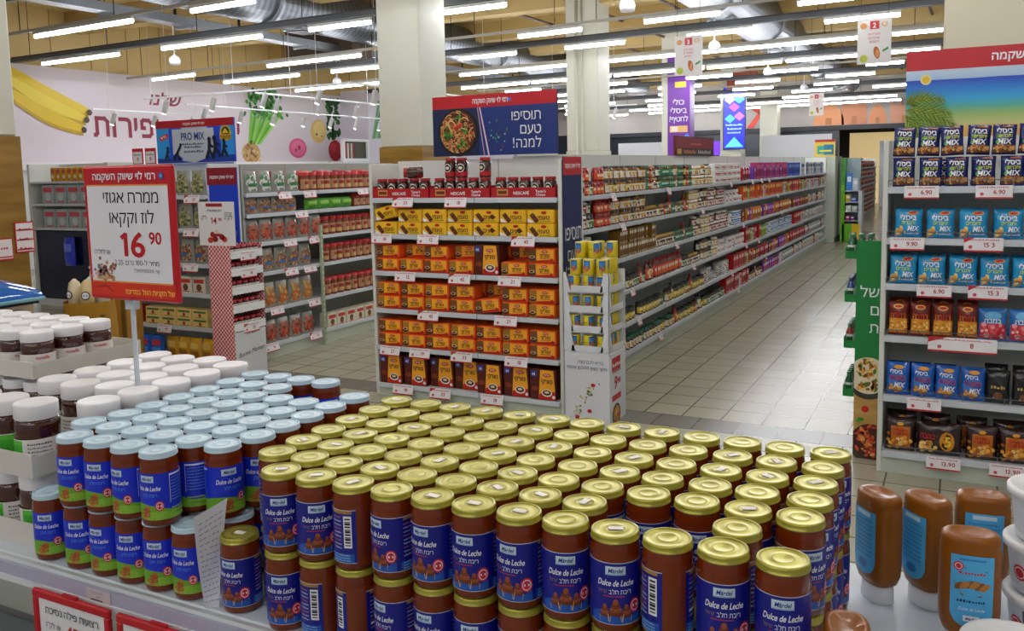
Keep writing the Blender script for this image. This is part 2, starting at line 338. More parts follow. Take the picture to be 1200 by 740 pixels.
for ri, (y0, sl, tray, tubes) in enumerate(ROWS):
    an = math.atan(sl); out = y0 < 7
    where = 'over the display shelf' if out else 'in the %s row of lights from the front' % nth(ri-5)
    xa, xb = min(t[0] for t in tubes)-1, max(t[1] for t in tubes)+.9
    if xb > -1: xb = 3.2 if y0 > 7.5 else 3
    t = thing('light_rail', ('grey cable tray' if tray else 'thin pale light rail') + ' hung from the ceiling, ' + ('above the nearest jars' if out else '%s from the front' % nth(ri-5)), 'light rail', (0, y0, LZ), an, 'light rails')
    if out: t['label'] = ('grey cable tray' if tray else 'thin pale light rail') + ' crossing the ceiling above the display shelf'
    m = MB()
    if tray: m.box(xa, xb, -.07, .07, .09, .17, TRAY); m.box(xa, xb, -.03, .03, .17, .20, M('3d3f42', .6))
    else: m.box(xa, xb, -.022, .022, .08, .125, M('b9b6ac', .5))
    m.build('rail', t); x = xa+.6
    while x < xb:
        m = MB(); m.tube([(x, 0, .12), (x, 0, 5.6-LZ)], .007, DARK, 5); m.build('hanger', t); x += 2.4
    for k, (a, b) in enumerate(tubes):
        L = round(b-a, 1); mid = (a+b)/2
        lab = 'lit fluorescent tube %s, %s from the left' % (where, nth(k+1))
        if L not in protos: protos[L] = make_light(L); o = protos[L]; o.location = (mid*math.cos(an), y0+mid*math.sin(an), LZ); o.rotation_euler = (0, 0, an)
        else: o = dup(protos[L], (mid*math.cos(an), y0+mid*math.sin(an), LZ), an)
        o['label'] = lab if not out else 'lit fluorescent tube above the display shelf'; o['group'] = 'fluorescent tubes' if not out else 'tubes above the shelf'

# ------------------------------------------------------------------ display shelf above the freezer
SZ = 1.165
PURP = M('b3b4cc', .4); TOPM = M('d2dde8', .3, noise=.03, nscale=6); CREAM = M('e2e2cf', .5)
t = thing('display_shelf', 'long pale grey display shelf carrying all the spread jars in front', 'shelf', (-.9, 1.36, 0))
m = MB(); m.box(-2.0, 1.9, -.31, .34, SZ-.03, SZ, TOPM, .004); m.box(-2.0, 1.9, -.325, -.308, SZ-.034, SZ-.001, M('c4ccd2', .35), .004); m.build('shelf_board', t)
m = MB(); m.box(-2.0, .70, -.332, -.325, SZ-.031, SZ-.006, PURP); m.box(.712, 1.9, -.332, -.325, SZ-.031, SZ-.006, PURP); m.box(-2.0, 1.9, -.336, -.322, SZ-.042, SZ-.031, M('dde2e6', .35)); m.build('price_rail', t)
for x in (-1.9, 0, 1.8):
    m = MB(); m.box(x-.025, x+.025, .16, .2, .9, SZ-.03, STEEL); m.build('upright', t)
t = thing('chest_freezer', 'white chest freezer under the long display shelf', 'freezer', (-.9, 1.3, 0))
m = MB(); m.box(-2.1, 2.0, -.75, .45, 0, .84, M('b9bdc0', .45), .02); m.build('cabinet', t)
m = MB(); m.box(-2.05, 1.95, -.70, -.05, .84, .86, M('8b939a', .2, .3)); m.box(-2.05, 1.95, -.71, -.66, .86, .885, M('9fa3a8', .4)); m.build('sliding_lid', t)
m = MB(); m.add([(-2.0, -.16, SZ-.045), (1.9, -.16, SZ-.045), (1.9, -.04, .87), (-2.0, -.04, .87), (-2.0, .1, SZ-.045), (1.9, .1, SZ-.045), (1.9, .1, .87), (-2.0, .1, .87)], [(0, 1, 2, 3), (4, 5, 6, 7), (0, 1, 5, 4), (3, 2, 6, 7), (0, 3, 7, 4), (1, 2, 6, 5)], CREAM); m.build('back_panel', t)

# shelf edge ticket and the two hanging red frames
a = Art(); a.text('דולצה דה לצה', 0, .017, .004, INKG, wmax=.05); a.rect(-.02, .003, .012, .0055, INK); a.text('7290', .0, .009, .004, INKG)
tag(board('shelf_ticket', a, .065, .025, .001, M('cfc6cc', .5), .0003, None, (-1.40, 1.026, SZ-.032)), 'small pale barcode ticket in the shelf rail below the blue-lidded jars', 'price ticket')
def hang_frame(x, z, lines, lab):
    t = thing('hanging_price_frame', lab, 'price sign', (x, 1.012, z), .0)
    w, h = .215, .15
    m = MB(); 
    for b in ((-w/2, w/2, h-.016, h), (-w/2, w/2, 0, .012), (-w/2, -w/2+.014, .012, h-.016), (w/2-.014, w/2, .012, h-.016)): m.box(b[0], b[1], -.004, .006, b[2], b[3], RED, .002)
    m.build('frame', t)
    a = Art(); lines(a); m = MB(); m.box(-w/2+.012, w/2-.012, 0, .003, .01, h-.012, PAPER); a.emit(m, plane_fn((0, 0, 0), lo=.0004)); m.build('card', t)
    m = MB(); m.box(-.02, .02, -.003, .003, h, h+.006, RED); m.build('clip', t)
def l1(a): a.text('רצועות פילה נסיכת', 0, h0+.032, .015, INK, wmax=.165); a.text('43', .0, h0-.012, .03, RED, bold=True); a.text('90', .05, h0+.004, .014, RED, bold=True); a.text('₪ לק"ג', -.055, h0+.004, .011, INKG)
h0 = .075
hang_frame(-1.46, .985, l1, 'red framed price card reading 43.90 hanging under the display shelf')
def l2(a): a.rect(-.055, h0+.03, -.02, h0+.045, DRED); a.rect(-.01, h0+.03, .03, h0+.045, DRED); a.text('19', 0, h0-.012, .03, RED, bold=True)
hang_frame(-1.225, .985, l2, 'second red framed price card under the display shelf, beside the 43.90 card')

# ------------------------------------------------------------------ caramel jars
CARAMEL = M('762a04', .16, coat=.3, noise=.06, nscale=12); GOLD = M('b3ac48', .3, .6); GOLDD = M('918a30', .33, .6); LBLUE = M('bcd7e6', .3); LBLUED = M('9cbbd0', .35)
JR, JH = .0338, .134
def jar_body():
    m = MB(); m.lathe([(.026, 0), (.032, .002), (JR, .009), (JR, .103), (JR-.0007, .1055), (JR-.0002, .109), (.0331, .114), (.0315, .1205), (.031, .126)], CARAMEL, 28); return m.mesh('jar_body')
def jar_lid(c, d):
    m = MB(); r = .0335
    m.lathe([(r-.001, .1236), (r, .1243), (r, .125), (r-.0008, .1257), (r-.0008, .131), (r-.0015, .1335), (r-.0035, JH), (r-.005, .1335), (r-.0065, .1326), (.016, .1326), (.0145, .1333), (.0125, .1333), (.011, .1327), (0.00001, .1327)], c, 28,
            mats=[c]*6+[d, d, c, c, d, c, c]); return m.mesh('lid')
def sticker():
    m = MB(); m.box(-.009, .011, -.005, .006, .1333, .1338, M('f2efe8', .6)); return m.mesh('price_sticker')
def cyl_fn(R, lo=.0001): return lambda x, y, l: ((R+.0003+lo*l)*math.sin(x/R), -(R+.0003+lo*l)*math.cos(x/R), y)
DB = M('0a148c', .4, coat=.08); DB2 = M('1a58b8', .35); RB = M('1430d2', .4, coat=.08); LOGO = M('cfe6f2', .4); LW = M('f4f6fa', .4); BADGE = M('d3243a', .4); CUP = M('e0b878', .5); SWIRL = M('a4552a', .4); SWIRLD = M('6f3014', .4); GRASS = M('6fae2c', .5); GOLDT = M('a8803a', .4); PUR = M('7a5aa8', .4)
def front_art(a, cx, base, dark):
    b = base
    a.rect(cx-.0135, .073, cx+.0135, .083, LOGO, 1, 6); a.rect(cx-.0125, .0735, cx+.0125, .0745, M('8fb8d8', .4), 2, 6)
    a.text('Märdel', cx, .0757, .0052, DB, 3, bold=True, shear=.2, wmax=.02)
    if dark:
        a.text('Dulce de Leche', cx, .0605, .0072, LW, 2, bold=True, shear=.25, wmax=.05)
        a.text('ריבת חלב', cx+.006, .051, .0058, LW, 2, wmax=.03); a.text('קרמל', cx-.018, .052, .004, GOLDT, 2)
        a.rect(cx-.017, .0475, cx+.012, .0488, M('b03050', .5), 2, 6)
        for dx, s in ((-.0145, .8), (.0145, .8), (0, 1.05)):
            w = .0105*s; z0 = .0185; l = 2 if s < 1 else 4
            a.poly([(cx+dx-w*.85, z0), (cx+dx+w*.85, z0), (cx+dx+w, z0+.010*s), (cx+dx-w, z0+.010*s)], CUP, l)
            for q in range(4): a.disc(cx+dx, z0+.0095*s+q*.0042*s, w*(1-.22*q), SWIRL if q % 2 else SWIRLD, l+1, ry=.0036*s, n=10)
        a.disc(cx+.0275, .036, .0088, BADGE, 5, n=18); a.disc(cx+.0275, .036, .0066, LW, 6, n=16); a.disc(cx+.0275, .036, .0056, BADGE, 7, n=14); a.rect(cx+.0235, .0345, cx+.0315, .0375, LW, 8)
    else:
        a.text('Dulce de Leche', cx, .0605, .0070, LW, 2, bold=True, shear=.25, wmax=.048); a.text('ריבת חלב', cx+.004, .051, .0055, M('5aa8ea', .4), 2, wmax=.03)
        for q in range(5): a.disc(cx-.008+.002*q, .0195+.0035*q, .0135-.002*q, SWIRL if q % 2 else M('c27830', .4), 4+q % 2, ry=.0036, n=12)
        a.line([(cx-.012, .032), (cx+.012, .018)], .0015, SWIRLD, 6)
        a.disc(cx+.0215, .037, .0078, BADGE, 5, n=18); a.disc(cx+.0215, .037, .0058, LW, 6, n=16); a.disc(cx+.0215, .037, .0048, BADGE, 7, n=14); a.rect(cx+.018, .0355, cx+.025, .0385, LW, 8)
def label_gold():
    a = Art(); a.rect(-.09, .0155, .09, .0865, DB, 0, 40, 2); a.rect(-.09, .0862, .09, .0872, M('c8ccd8', .4), 1, 40); a.rect(-.09, .0150, .09, .0158, M('c8ccd8', .4), 1, 40)
    for i in range(20): x = -.036+.0036*i; a.rect(x, .0158, x+.0036, .0158+.011+.004*math.sin(i*.35), DB2, 1)
    front_art(a, 0, 0, True)
    for sgn in (1, -1):
        x0 = .044 if sgn > 0 else -.088; a.rect(x0-.001, .0158, x0+.042, .028, DB2, 1, 10); a.rect(x0+.004, .082, x0+.040, .0862, GOLDT, 2, 10)
        for q in range(9): a.scribble(x0+.004, x0+(.022 if sgn > 0 else .036), .076-.0052*q, .0024, M('c6cbea', .5) if q % 3 else M('c06a90', .5), 2, seed=q+50*sgn)
        for q in range(3): a.scribble(x0+.003, x0+.036, .025-.0035*q, .0018, M('9cd0f4', .5), 2, seed=q)
        if sgn > 0:
            a.rect(x0+.026, .036, x0+.039, .079, LW, 2, 4)
            for q in range(11): a.rect(x0+.028, .039+.0035*q, x0+.037, .0404+.0035*q+.0008*(q % 3), INK, 3, 3)
        else: a.rect(x0+.004, .0395, x0+.024, .043, LW, 3, 5)
    g_ = cyl_fn(JR); m = MB(); a.emit(m, lambda x, y, l: g_(x, .0140+(y-.0155)*1.19, l)); return m.mesh('label')
def label_green():
    a = Art(); a.rect(-.095, .0155, .095, .0865, RB, 0, 40, 2)
    xs = [-.095+.005*i for i in range(39)]; a.band(xs, [.0155]*39, [.034+.006*math.sin(x*40+2.2) for x in xs], GRASS, 1); a.band(xs, [.0155]*39, [.024+.005*math.sin(x*55+.6) for x in xs], M('8cc23a', .5), 2)
    front_art(a, 0, 0, False)
    for x0 in (.040, -.085):
        a.rect(x0, .081, x0+.042, .0835, LW, 2, 8); a.rect(x0, .040, x0+.0008, .0835, LW, 2)
        for q in range(8): a.scribble(x0+.003, x0+.036, .076-.0048*q, .0022, M('7aa6ee', .5), 2, seed=q+7)
        for q in range(2): a.scribble(x0+.003, x0+.034, .030-.005*q, .0026, M('c6e66a', .5), 3, seed=q)
    g_ = cyl_fn(JR); m = MB(); a.emit(m, lambda x, y, l: g_(x, .0140+(y-.0155)*1.19, l)); return m.mesh('label')
def link(name, me, par):
    o = bpy.data.objects.new(name, me); C.objects.link(o); o.parent = par; return o
body_me = jar_body(); stick_me = sticker()
gold0 = thing('caramel_jar', 'x', 'jar'); link('jar_body', body_me, gold0); link('lid', jar_lid(GOLD, GOLDD), gold0); link('label', label_gold(), gold0); link('price_sticker', stick_me, gold0)['label'] = 'white price sticker on the lid'
blue0 = thing('caramel_jar', 'x', 'jar'); link('jar_body', body_me, blue0); link('lid', jar_lid(LBLUE, LBLUED), blue0); link('label', label_green(), blue0)
used = set()
def put(proto, x, y, z, rz, lab, grp=None, skip=()):
    if proto.name not in used and not skip:
        used.add(proto.name); proto.location = (x, y, z); proto.rotation_euler = (0, 0, rz); proto['label'] = lab
        if grp: proto['group'] = grp
        return proto
    return dup(proto, (x, y, z), rz, lab, grp, skip)
def face_cam(x, y, off=0.):      # rotation that turns a jar's label towards the aisle corner where shoppers stand, plus an offset (left positive)
    return math.atan2(-y, -x) + PI/2 - math.radians(off)
GX = [-1.058+.0732*j for j in range(13)]; GY = [1.517, 1.437, 1.361, 1.288, 1.2168, 1.1460, 1.0752]
Z2 = SZ+JH+.0005
hidden = 'caramel jar of the lower layer hidden beneath the upper jars'
front_off = {1: 12, 2: 3, 3: 150, 4: 55, 5: 38, 6: 28, 7: 32, 8: 2, 9: 0, 10: 165, 11: -2, 12: 0}
low_off = {0: 40, 1: 22, 2: 150, 3: 185, 4: 52, 5: 36, 6: 20, 7: 30, 8: 10, 9: 0, 10: 20, 11: 0, 12: 5}
for r in range(7):
    for j in range(13):
        x = GX[j]+rnd.uniform(-.0015, .0015); y = GY[r]+rnd.uniform(-.0004, .0004); rz = face_cam(x, y, rnd.uniform(-70, 70))
        top = not ((r == 5 and j in (9, 10, 12)) or (r == 6 and j == 0) or (r == 5 and j == 12))
        fb = 7-r
        if r == 6: rz = face_cam(x, y, front_off.get(j, 0))
        if j == 12 and r < 6: rz = face_cam(x, y, -25-8*(r % 3))
        if top:
            lab = 'gold-lidded caramel jar in the top layer, %s row from the front, %s from the left' % (nth(fb), nth(j+1 if r < 6 else j))
            put(gold0, x, y, Z2, rz, lab, 'gold-lidded caramel jars', () if rnd.random() < .45 else ('price_sticker',))
        lx, ly = x, y
        if r == 6: 
            lab = 'gold-lidded caramel jar at the front of the lower layer, %s from the left' % nth(j+1); rl = face_cam(lx, ly, low_off.get(j, 0))
            if j == 0: lx = -1.098; ly = 1.086
            put(gold0, lx, ly, SZ+.0005, rl, lab, 'gold-lidded caramel jars', ('price_sticker',) if j else ())
        elif j == 12: put(gold0, lx, ly, SZ+.0005, face_cam(lx, ly, -15), 'gold-lidded caramel jar at the right end of the lower layer, %s row from the front' % nth(fb), 'gold-lidded caramel jars', ('price_sticker',))
        else: put(gold0, lx, ly, SZ+.0005, rz, 'gold-lidded '+hidden, 'hidden gold-lidded jars', ('price_sticker',))
BX = [-1.5255, -1.453, -1.3815, -1.308, -1.2355, -1.163]; BY = [1.590, 1.507, 1.427, 1.352, 1.280, 1.2095, 1.139]
rows = [[0, 1, 2, 3], [0, 1, 2, 5], [0, 1, 2, 3, 4, 5], [0, 1, 2, 3, 4, 5], [0, 1, 2, 3, 4, 5], [0, 1, 2, 3, 4, 5], [0, 1, 2, 3, 4, 5]]
for r, js in enumerate(rows):
    for k, j in enumerate(js):
        x = BX[j]+rnd.uniform(-.0012, .0012)-(.018 if r == 6 else 0); y = BY[r]+rnd.uniform(-.001, .001)
        off = rnd.uniform(-60, 60)
        if r == 6 and j == 5: off = -14
        if r == 6 and j == 4: off = 100
        lab = 'pale-blue-lidded caramel jar in the top layer, %s row from the front, %s from the left' % (nth(8-r), nth(k+1))
        put(blue0, x, y, Z2, face_cam(x, y, off), lab, 'blue-lidded caramel jars')
        put(blue0, x+(.006 if r == 6 else 0), {6: 1.1555, 5: 1.2265, 4: 1.2975, 3: 1.3685, 2: 1.4395, 1: 1.5115, 0: 1.59}[r], SZ+.0005, face_cam(x, y, off), 'pale-blue-lidded '+hidden, 'hidden blue-lidded jars')
for k, (x, y, off) in enumerate(((-1.487, 1.066, 38), (-1.413, 1.068, 32), (-1.338, 1.067, 52), (-1.264, 1.067, 42))):
    put(blue0, x, y, Z2, face_cam(x, y, off), 'pale-blue-lidded caramel jar at the front of the top layer, %s from the left' % nth(k+1), 'blue-lidded caramel jars')
for k, (x, off) in enumerate(((-1.60, 25), (-1.507, 25), (-1.434, 45), (-1.361, 30), (-1.288, 28), (-1.214, 38))):
    y = 1.084; put(blue0, x, y, SZ+.0005, face_cam(x, y, off), 'pale-blue-lidded caramel jar at the front of the lower layer, %s from the left' % nth(k+1), 'blue-lidded caramel jars')

# handwritten shopping list leaning between the two blocks of jars
m = MB(); PP = M('e4e6ee', .7)
c4 = [(-1.150, 1.048, SZ+.001), (-1.131, 1.062, SZ+.001), (-1.156, 1.040, SZ+.168), (-1.143, 1.106, SZ+.180)]
def sheet(u, v):
    v2 = v; a = [c4[0][i]+(c4[1][i]-c4[0][i])*u for i in range(3)]; b = [c4[2][i]+(c4[3][i]-c4[2][i])*u for i in range(3)]
    p = [a[i]+(b[i]-a[i])*v2 for i in range(3)]; p[1] += -.003*math.sin(PI*v2)+.003*math.sin(PI*u)
    p[2] += .004*math.sin(9*v)*u
    return tuple(p)
m.grid(sheet, 6, 12, PP); m.grid(lambda u, v: tuple(Vector(sheet(u, v))+Vector((0, .0006, 0))), 6, 12, PP)
q = random.Random(3)
for i in range(16):
    v = .06+.055*i; u = .12
    while u < .85:
        w = q.uniform(.05, .16); m.add([tuple(Vector(sheet(uu, vv))+Vector((0, -.0006, 0))) for uu, vv in ((u, v), (u+w, v+.004), (u+w, v+.012), (u, v+.010))], [(0, 1, 2, 3)], M('8a8eb0', .6)); u += w+q.uniform(.03, .1)
tag(m.build('shopping_list'), 'handwritten white paper list leaning between the blue-lidded and gold-lidded jars', 'paper')

# ------------------------------------------------------------------ hazelnut spread jars with thick white lids, in white trays
NUT = M('451a0c', .12, coat=1.); GLASS = M('4a2a18', .1, coat=1.); WLID = M('f1f1f3', .35); WLAB = M('e8e4df', .5)
def spread_jar(R, H, squat):
    t = thing('chocolate_spread_jar', 'x', 'jar'); lh = .032 if not squat else .024
    m = MB(); m.lathe([(R*.8, 0), (R*.96, .004), (R*.99, H*.12), (R*.93, H*.3), (R*.95, H*.5), (R*.99, H*.66), (R*.93, H-lh-.004), (R*.86, H-lh)], NUT, 28)
    m.lathe([(R*.935, H-lh-.005), (R*.9, H-lh+.001)], GLASS, 28); m.build('jar_body', t)
    m = MB(); m.lathe([(R*.93, H-lh), (R*.955, H-lh+.002), (R*.955, H-.004), (R*.925, H-.0008), (R*.88, H), (R*.8, H-.0012), (.00001, H-.0012)], WLID, 32); m.build('lid', t)
    a = Art(); Rl = R*1.0; wl = R*2.2; z0, z1 = H*.1, H*.5
    a.rect(-wl, z0, wl, z1, WLAB, 0, 32)
    if squat:
        a.text('nutella', 0, z1-.013, .009, RED, 2, bold=True); a.disc(.012, z0+.014, .012, M('c9a25a', .5), 2, ry=.006); a.disc(-.004, z0+.01, .008, SWIRLD, 3, ry=.005)
    else:
        G = M('3fae2a', .5); a.rect(-R*.95, z0+.008, -R*.2, z1-.006, G, 2, 6); a.rect(-R*.95, z1-.012, -R*.2, z1-.002, M('58c23a', .5), 3, 6)
        for qn in range(4): a.scribble(R*.05, R*1.1, z1-.012-.008*qn, .004, INKG if qn else INK, 2, seed=qn)
        a.disc(R*.5, z0+.008, .009, SWIRLD, 3, ry=.007); a.disc(R*.75, z0+.01, .007, M('b0502a', .5), 4)
    m = MB(); a.emit(m, cyl_fn(Rl, .0001)); m.build('label', t); return t
NH = .1405; big0 = spread_jar(.0448, NH, False); sm0 = spread_jar(.041, .108, True)
def tray(x0, x1, y0, y1, z, h, lab):
    m = MB(); T = .003
    m.box(x0, x1, y0, y1, z, z+.004, CARD); m.box(x0, x1, y0, y0+T, z+.004, z+h, CARD); m.box(x0, x1, y1-T, y1, z+.004, z+h, CARD); m.box(x0, x0+T, y0+T, y1-T, z+.004, z+h*.9, CARD); m.box(x1-T, x1, y0+T, y1-T, z+.004, z+h*.9, CARD)
    return tag(m.build('cardboard_tray'), lab, 'tray', 'cardboard trays of spread')
ZN2 = SZ+.1475
tray(-2.08, -1.652, 1.085, 1.187, SZ+.0005, .05, 'white cardboard tray of spread jars standing on the shelf at the left end')
tray(-2.08, -1.652, 1.085, 1.187, ZN2, .05, 'white cardboard tray of spread jars stacked on the jars at the left front')
for i, x in enumerate((-1.702, -1.797, -1.892, -1.987)):
    for jy, y in enumerate((1.1365,)):
        n = '%s from the right, %s row' % (nth(i+1), 'front' if jy == 0 else 'back')
        put(big0, x, y, SZ+.005, face_cam(x, y, 5 if i == 0 else 20), 'white-lidded chocolate spread jar in the lower left tray, '+n, 'white-lidded spread jars')
        put(big0, x, y, ZN2+.0045, face_cam(x, y, -28 if i else 30), 'white-lidded chocolate spread jar in the upper left tray, '+n, 'white-lidded spread jars')
ca = [(-1.6235, 1.225), (-1.613, 1.318), (-1.613, 1.410), (-1.612, 1.502), (-1.612, 1.595)]
cb = [(-1.706, 1.332), (-1.706, 1.427), (-1.706, 1.522), (-1.706, 1.617)]
cc = [(-1.801, 1.315), (-1.801, 1.41), (-1.801, 1.505), (-1.801, 1.60)]; cdn = [(-1.897, 1.325), (-1.897, 1.42), (-1.897, 1.515), (-1.897, 1.61)]
for nm, col in (('next to the blue lids', ca), ('one column behind', cb), ('two columns behind', cc), ('three columns behind', cdn)):
    for k, (x, y) in enumerate(col):
        put(big0, x, y, SZ+NH+.001, face_cam(x, y, 70), 'loose white-lidded chocolate spread jar on top, %s, %s from the front' % (nm, nth(k+1)), 'white-lidded spread jars')
        put(big0, x, y, SZ+.0005, face_cam(x, y, 70), 'white-lidded chocolate spread jar underneath the loose upper spread jars', 'hidden white-lidded spread jars')
for lv, z in enumerate((SZ+.0005, SZ+.127, SZ+.2535)):
    tray(-2.56, -2.045, 1.365, 1.69, z, .042, 'white cardboard tray at the back left, %s of a stack of three' % ('bottom', 'middle', 'top')[lv])
    for i in range(6):
        for jy, y in enumerate((1.413, 1.498, 1.583, 1.643)[:3]):
            x = -2.09-.0845*i
            if lv == 2: lab = 'squat white-lidded spread jar in the top back tray, %s from the right, %s row' % (nth(i+1), nth(jy+1))
            elif jy == 0 or i == 0: lab = 'squat white-lidded spread jar in the %s back tray, %s from the right, %s row' % (('bottom', 'middle')[lv], nth(i+1), nth(jy+1))
            else: lab = 'squat white-lidded spread jar buried in the lower trays of the back stack'
            put(sm0, x, y, z+.0045, face_cam(x, y, -15), lab, 'squat white-lidded spread jars' if 'buried' not in lab else 'buried squat spread jars')

# ------------------------------------------------------------------ squeeze bottles standing on white caps
CARM = M('8c500c', .28, coat=.12, noise=.04); CARM.node_tree.nodes['Principled BSDF'].inputs['Specular IOR Level'].default_value = .3; LB = M('4fb2e6', .4); LBD = M('2f7fc0', .4)
def bottle():
    t = thing('squeeze_bottle', 'x', 'bottle'); W2, D2, Hh = .043, .029, .19
    prof = [(.62, .030), (.84, .036), (.97, .05), (1.0, .075), (1.0, .15), (.98, .168), (.95, .174), (.97, .178), (.93, .186), (.80, .19), (.66, .1895), (.5, .1865), (.00001, .186)]
    def ring(s): return [(s*W2*math.copysign(abs(math.cos(a))**.72, math.cos(a)), s*D2*math.copysign(abs(math.sin(a))**.72, math.sin(a))) for a in [2*PI*k/32 for k in range(32)]]
    m = MB(); V = []; n = 32
    for s, z in prof: V += [(x, y, z) for x, y in ring(s)]
    F = [(i*n+k, i*n+(k+1) % n, (i+1)*n+(k+1) % n, (i+1)*n+k) for i in range(len(prof)-1) for k in range(n)] + [tuple(range(n))]
    m.add(V, F, CARM, True); m.build('bottle_body', t)
    m = MB(); m.lathe([(.72, 0), (.78, .002), (.76, .028), (.72, .031)], M('eceff0', .4), 28, sx=W2, sy=D2); m.build('cap', t)
    def fn(sg):
        def f(x, y, l):
            u = max(-1, min(1, x/W2)); s = 1.0
            yy = D2*(1-abs(u)**(2/.72))**(.36) if abs(u) < 1 else 0
            return (x*sg, -sg*(yy+.0006+.0003*l), y)
        return f
    for sg, nm in ((1, 'front_label'), (-1, 'back_label')):
        a = Art(); hw = .029
        for i in range(12):
            x0 = -hw+2*hw*i/12; x1 = x0+2*hw/12; zb = lambda x: .050+.022*(1-math.sqrt(max(0, 1-(x/hw)**2)))
            a.poly([(x0, zb(x0)), (x1, zb(x1)), (x1, .163), (x0, .163)], LB, 0)
        if sg > 0:
            a.rect(-.018, .155, .018, .158, LBD, 1, 4); a.disc(-.019, .146, .007, BADGE, 2); a.disc(-.019, .146, .005, LW, 3); a.disc(-.019, .146, .004, BADGE, 4)
            a.scribble(-.018, .018, .134, .004, BADGE, 1, seed=2); a.line([(-.012, .144), (.02, .140)], .001, INK, 1)
            CR = M('b87a34', .5); CR2 = M('8a5018', .5)
            for q in range(6): a.disc(-.017+.0068*q, .119-.0015*abs(q-2.5), .0082, CR if q % 2 else CR2, 2+q % 2, ry=.0045, rot=.7)
            a.poly([(-.025, .122), (.027, .117), (.012, .100), (-.014, .100)], CR2, 1)
            a.scribble(-.02, .02, .090, .004, NAVY, 1, seed=5); a.text('Dulce de Leche', 0, .077, .0055, LW, 1, shear=.25, wmax=.036); a.rect(-.011, .060, .011, .069, LW, 1, 4); a.text('Märdel', 0, .0625, .004, DB, 2, bold=True, wmax=.018)
        else:
            a.rect(-.018, .153, .018, .160, LOGO, 1, 4)
            for q in range(9): a.scribble(-.024, .024, .144-.0075*q, .0035, LBD, 1, seed=q)
            a.disc(0, .068, .012, LBD, 1, ry=.008)
        m = MB(); a.emit(m, fn(sg)); m.build(nm, t)
    return t
bt = bottle()
for x, y, rz, lab in ((-.105, 1.575, math.radians(128), 'caramel squeeze bottle nearest the gold-lidded jars, showing its narrow side'), (-.030, 1.588, math.radians(130), 'second caramel squeeze bottle from the gold-lidded jars along the back edge'),
                      (.033, 1.455, math.radians(6), 'caramel squeeze bottle whose front label with churros faces the aisle'), (.053, 1.637, math.radians(186), 'caramel squeeze bottle half hidden behind the one showing churros'),
                      (-.106, 1.093, math.radians(100), 'caramel squeeze bottle cut off at the bottom beside the nearest gold-lidded jars')):
    put(bt, x, y, SZ+.0005, rz, lab, 'caramel squeeze bottles')
# ------------------------------------------------------------------ white tubs
TUB = M('e4eaf2', .35)
def tub():
    t = thing('plastic_tub', 'x', 'tub'); m = MB(); m.lathe([(.048, 0), (.052, .003), (.060, .072), (.0605, .076)], TUB, 36); m.build('bucket', t)
    m = MB(); m.lathe([(.0625, .069), (.066, .071), (.0665, .080), (.064, .083), (.058, .083), (.056, .081), (.00001, .081)], M('f0f2f4', .35), 36); m.build('lid', t)
    a = Art(); a.rect(-.15, .012, .15, .066, M('d8dfe8', .45), 0, 36); a.rect(-.105, .016, -.088, .062, INKG, 1, 3)
    for q in range(7): a.scribble(-.08, -.02, .058-.006*q, .004, INKG, 1, seed=q); a.scribble(.03, .1, .058-.006*q, .004, INKG, 1, seed=q+20)
    a.disc(-.118, .035, .013, BADGE, 2); a.disc(-.118, .035, .0095, LW, 3); a.disc(-.118, .035, .008, BADGE, 4)
    m = MB(); a.emit(m, lambda x, y, l: ((.0515+(y-.003)*.1159+.0008+.0003*l)*math.sin(x/.057), -(.0515+(y-.003)*.1159+.0008+.0003*l)*math.cos(x/.057), y)); m.build('label', t); return t
tb = tub(); 
for k, (x, y, z, rz, lab) in enumerate(((.147, 1.535, 0, 1.1, 'white plastic tub at the bottom of the stack of three at the right'), (.145, 1.536, .0833, 1.2, 'white plastic tub in the middle of the stack of three at the right'), (.148, 1.535, .1666, 2.8, 'white plastic tub on top of the stack of three at the right'), (.086, 1.343, 0, .4, 'single white plastic tub in front of the stack, cut off at the bottom'))):
    put(tb, x, y, SZ+.0005+z, rz, lab, 'white plastic tubs')

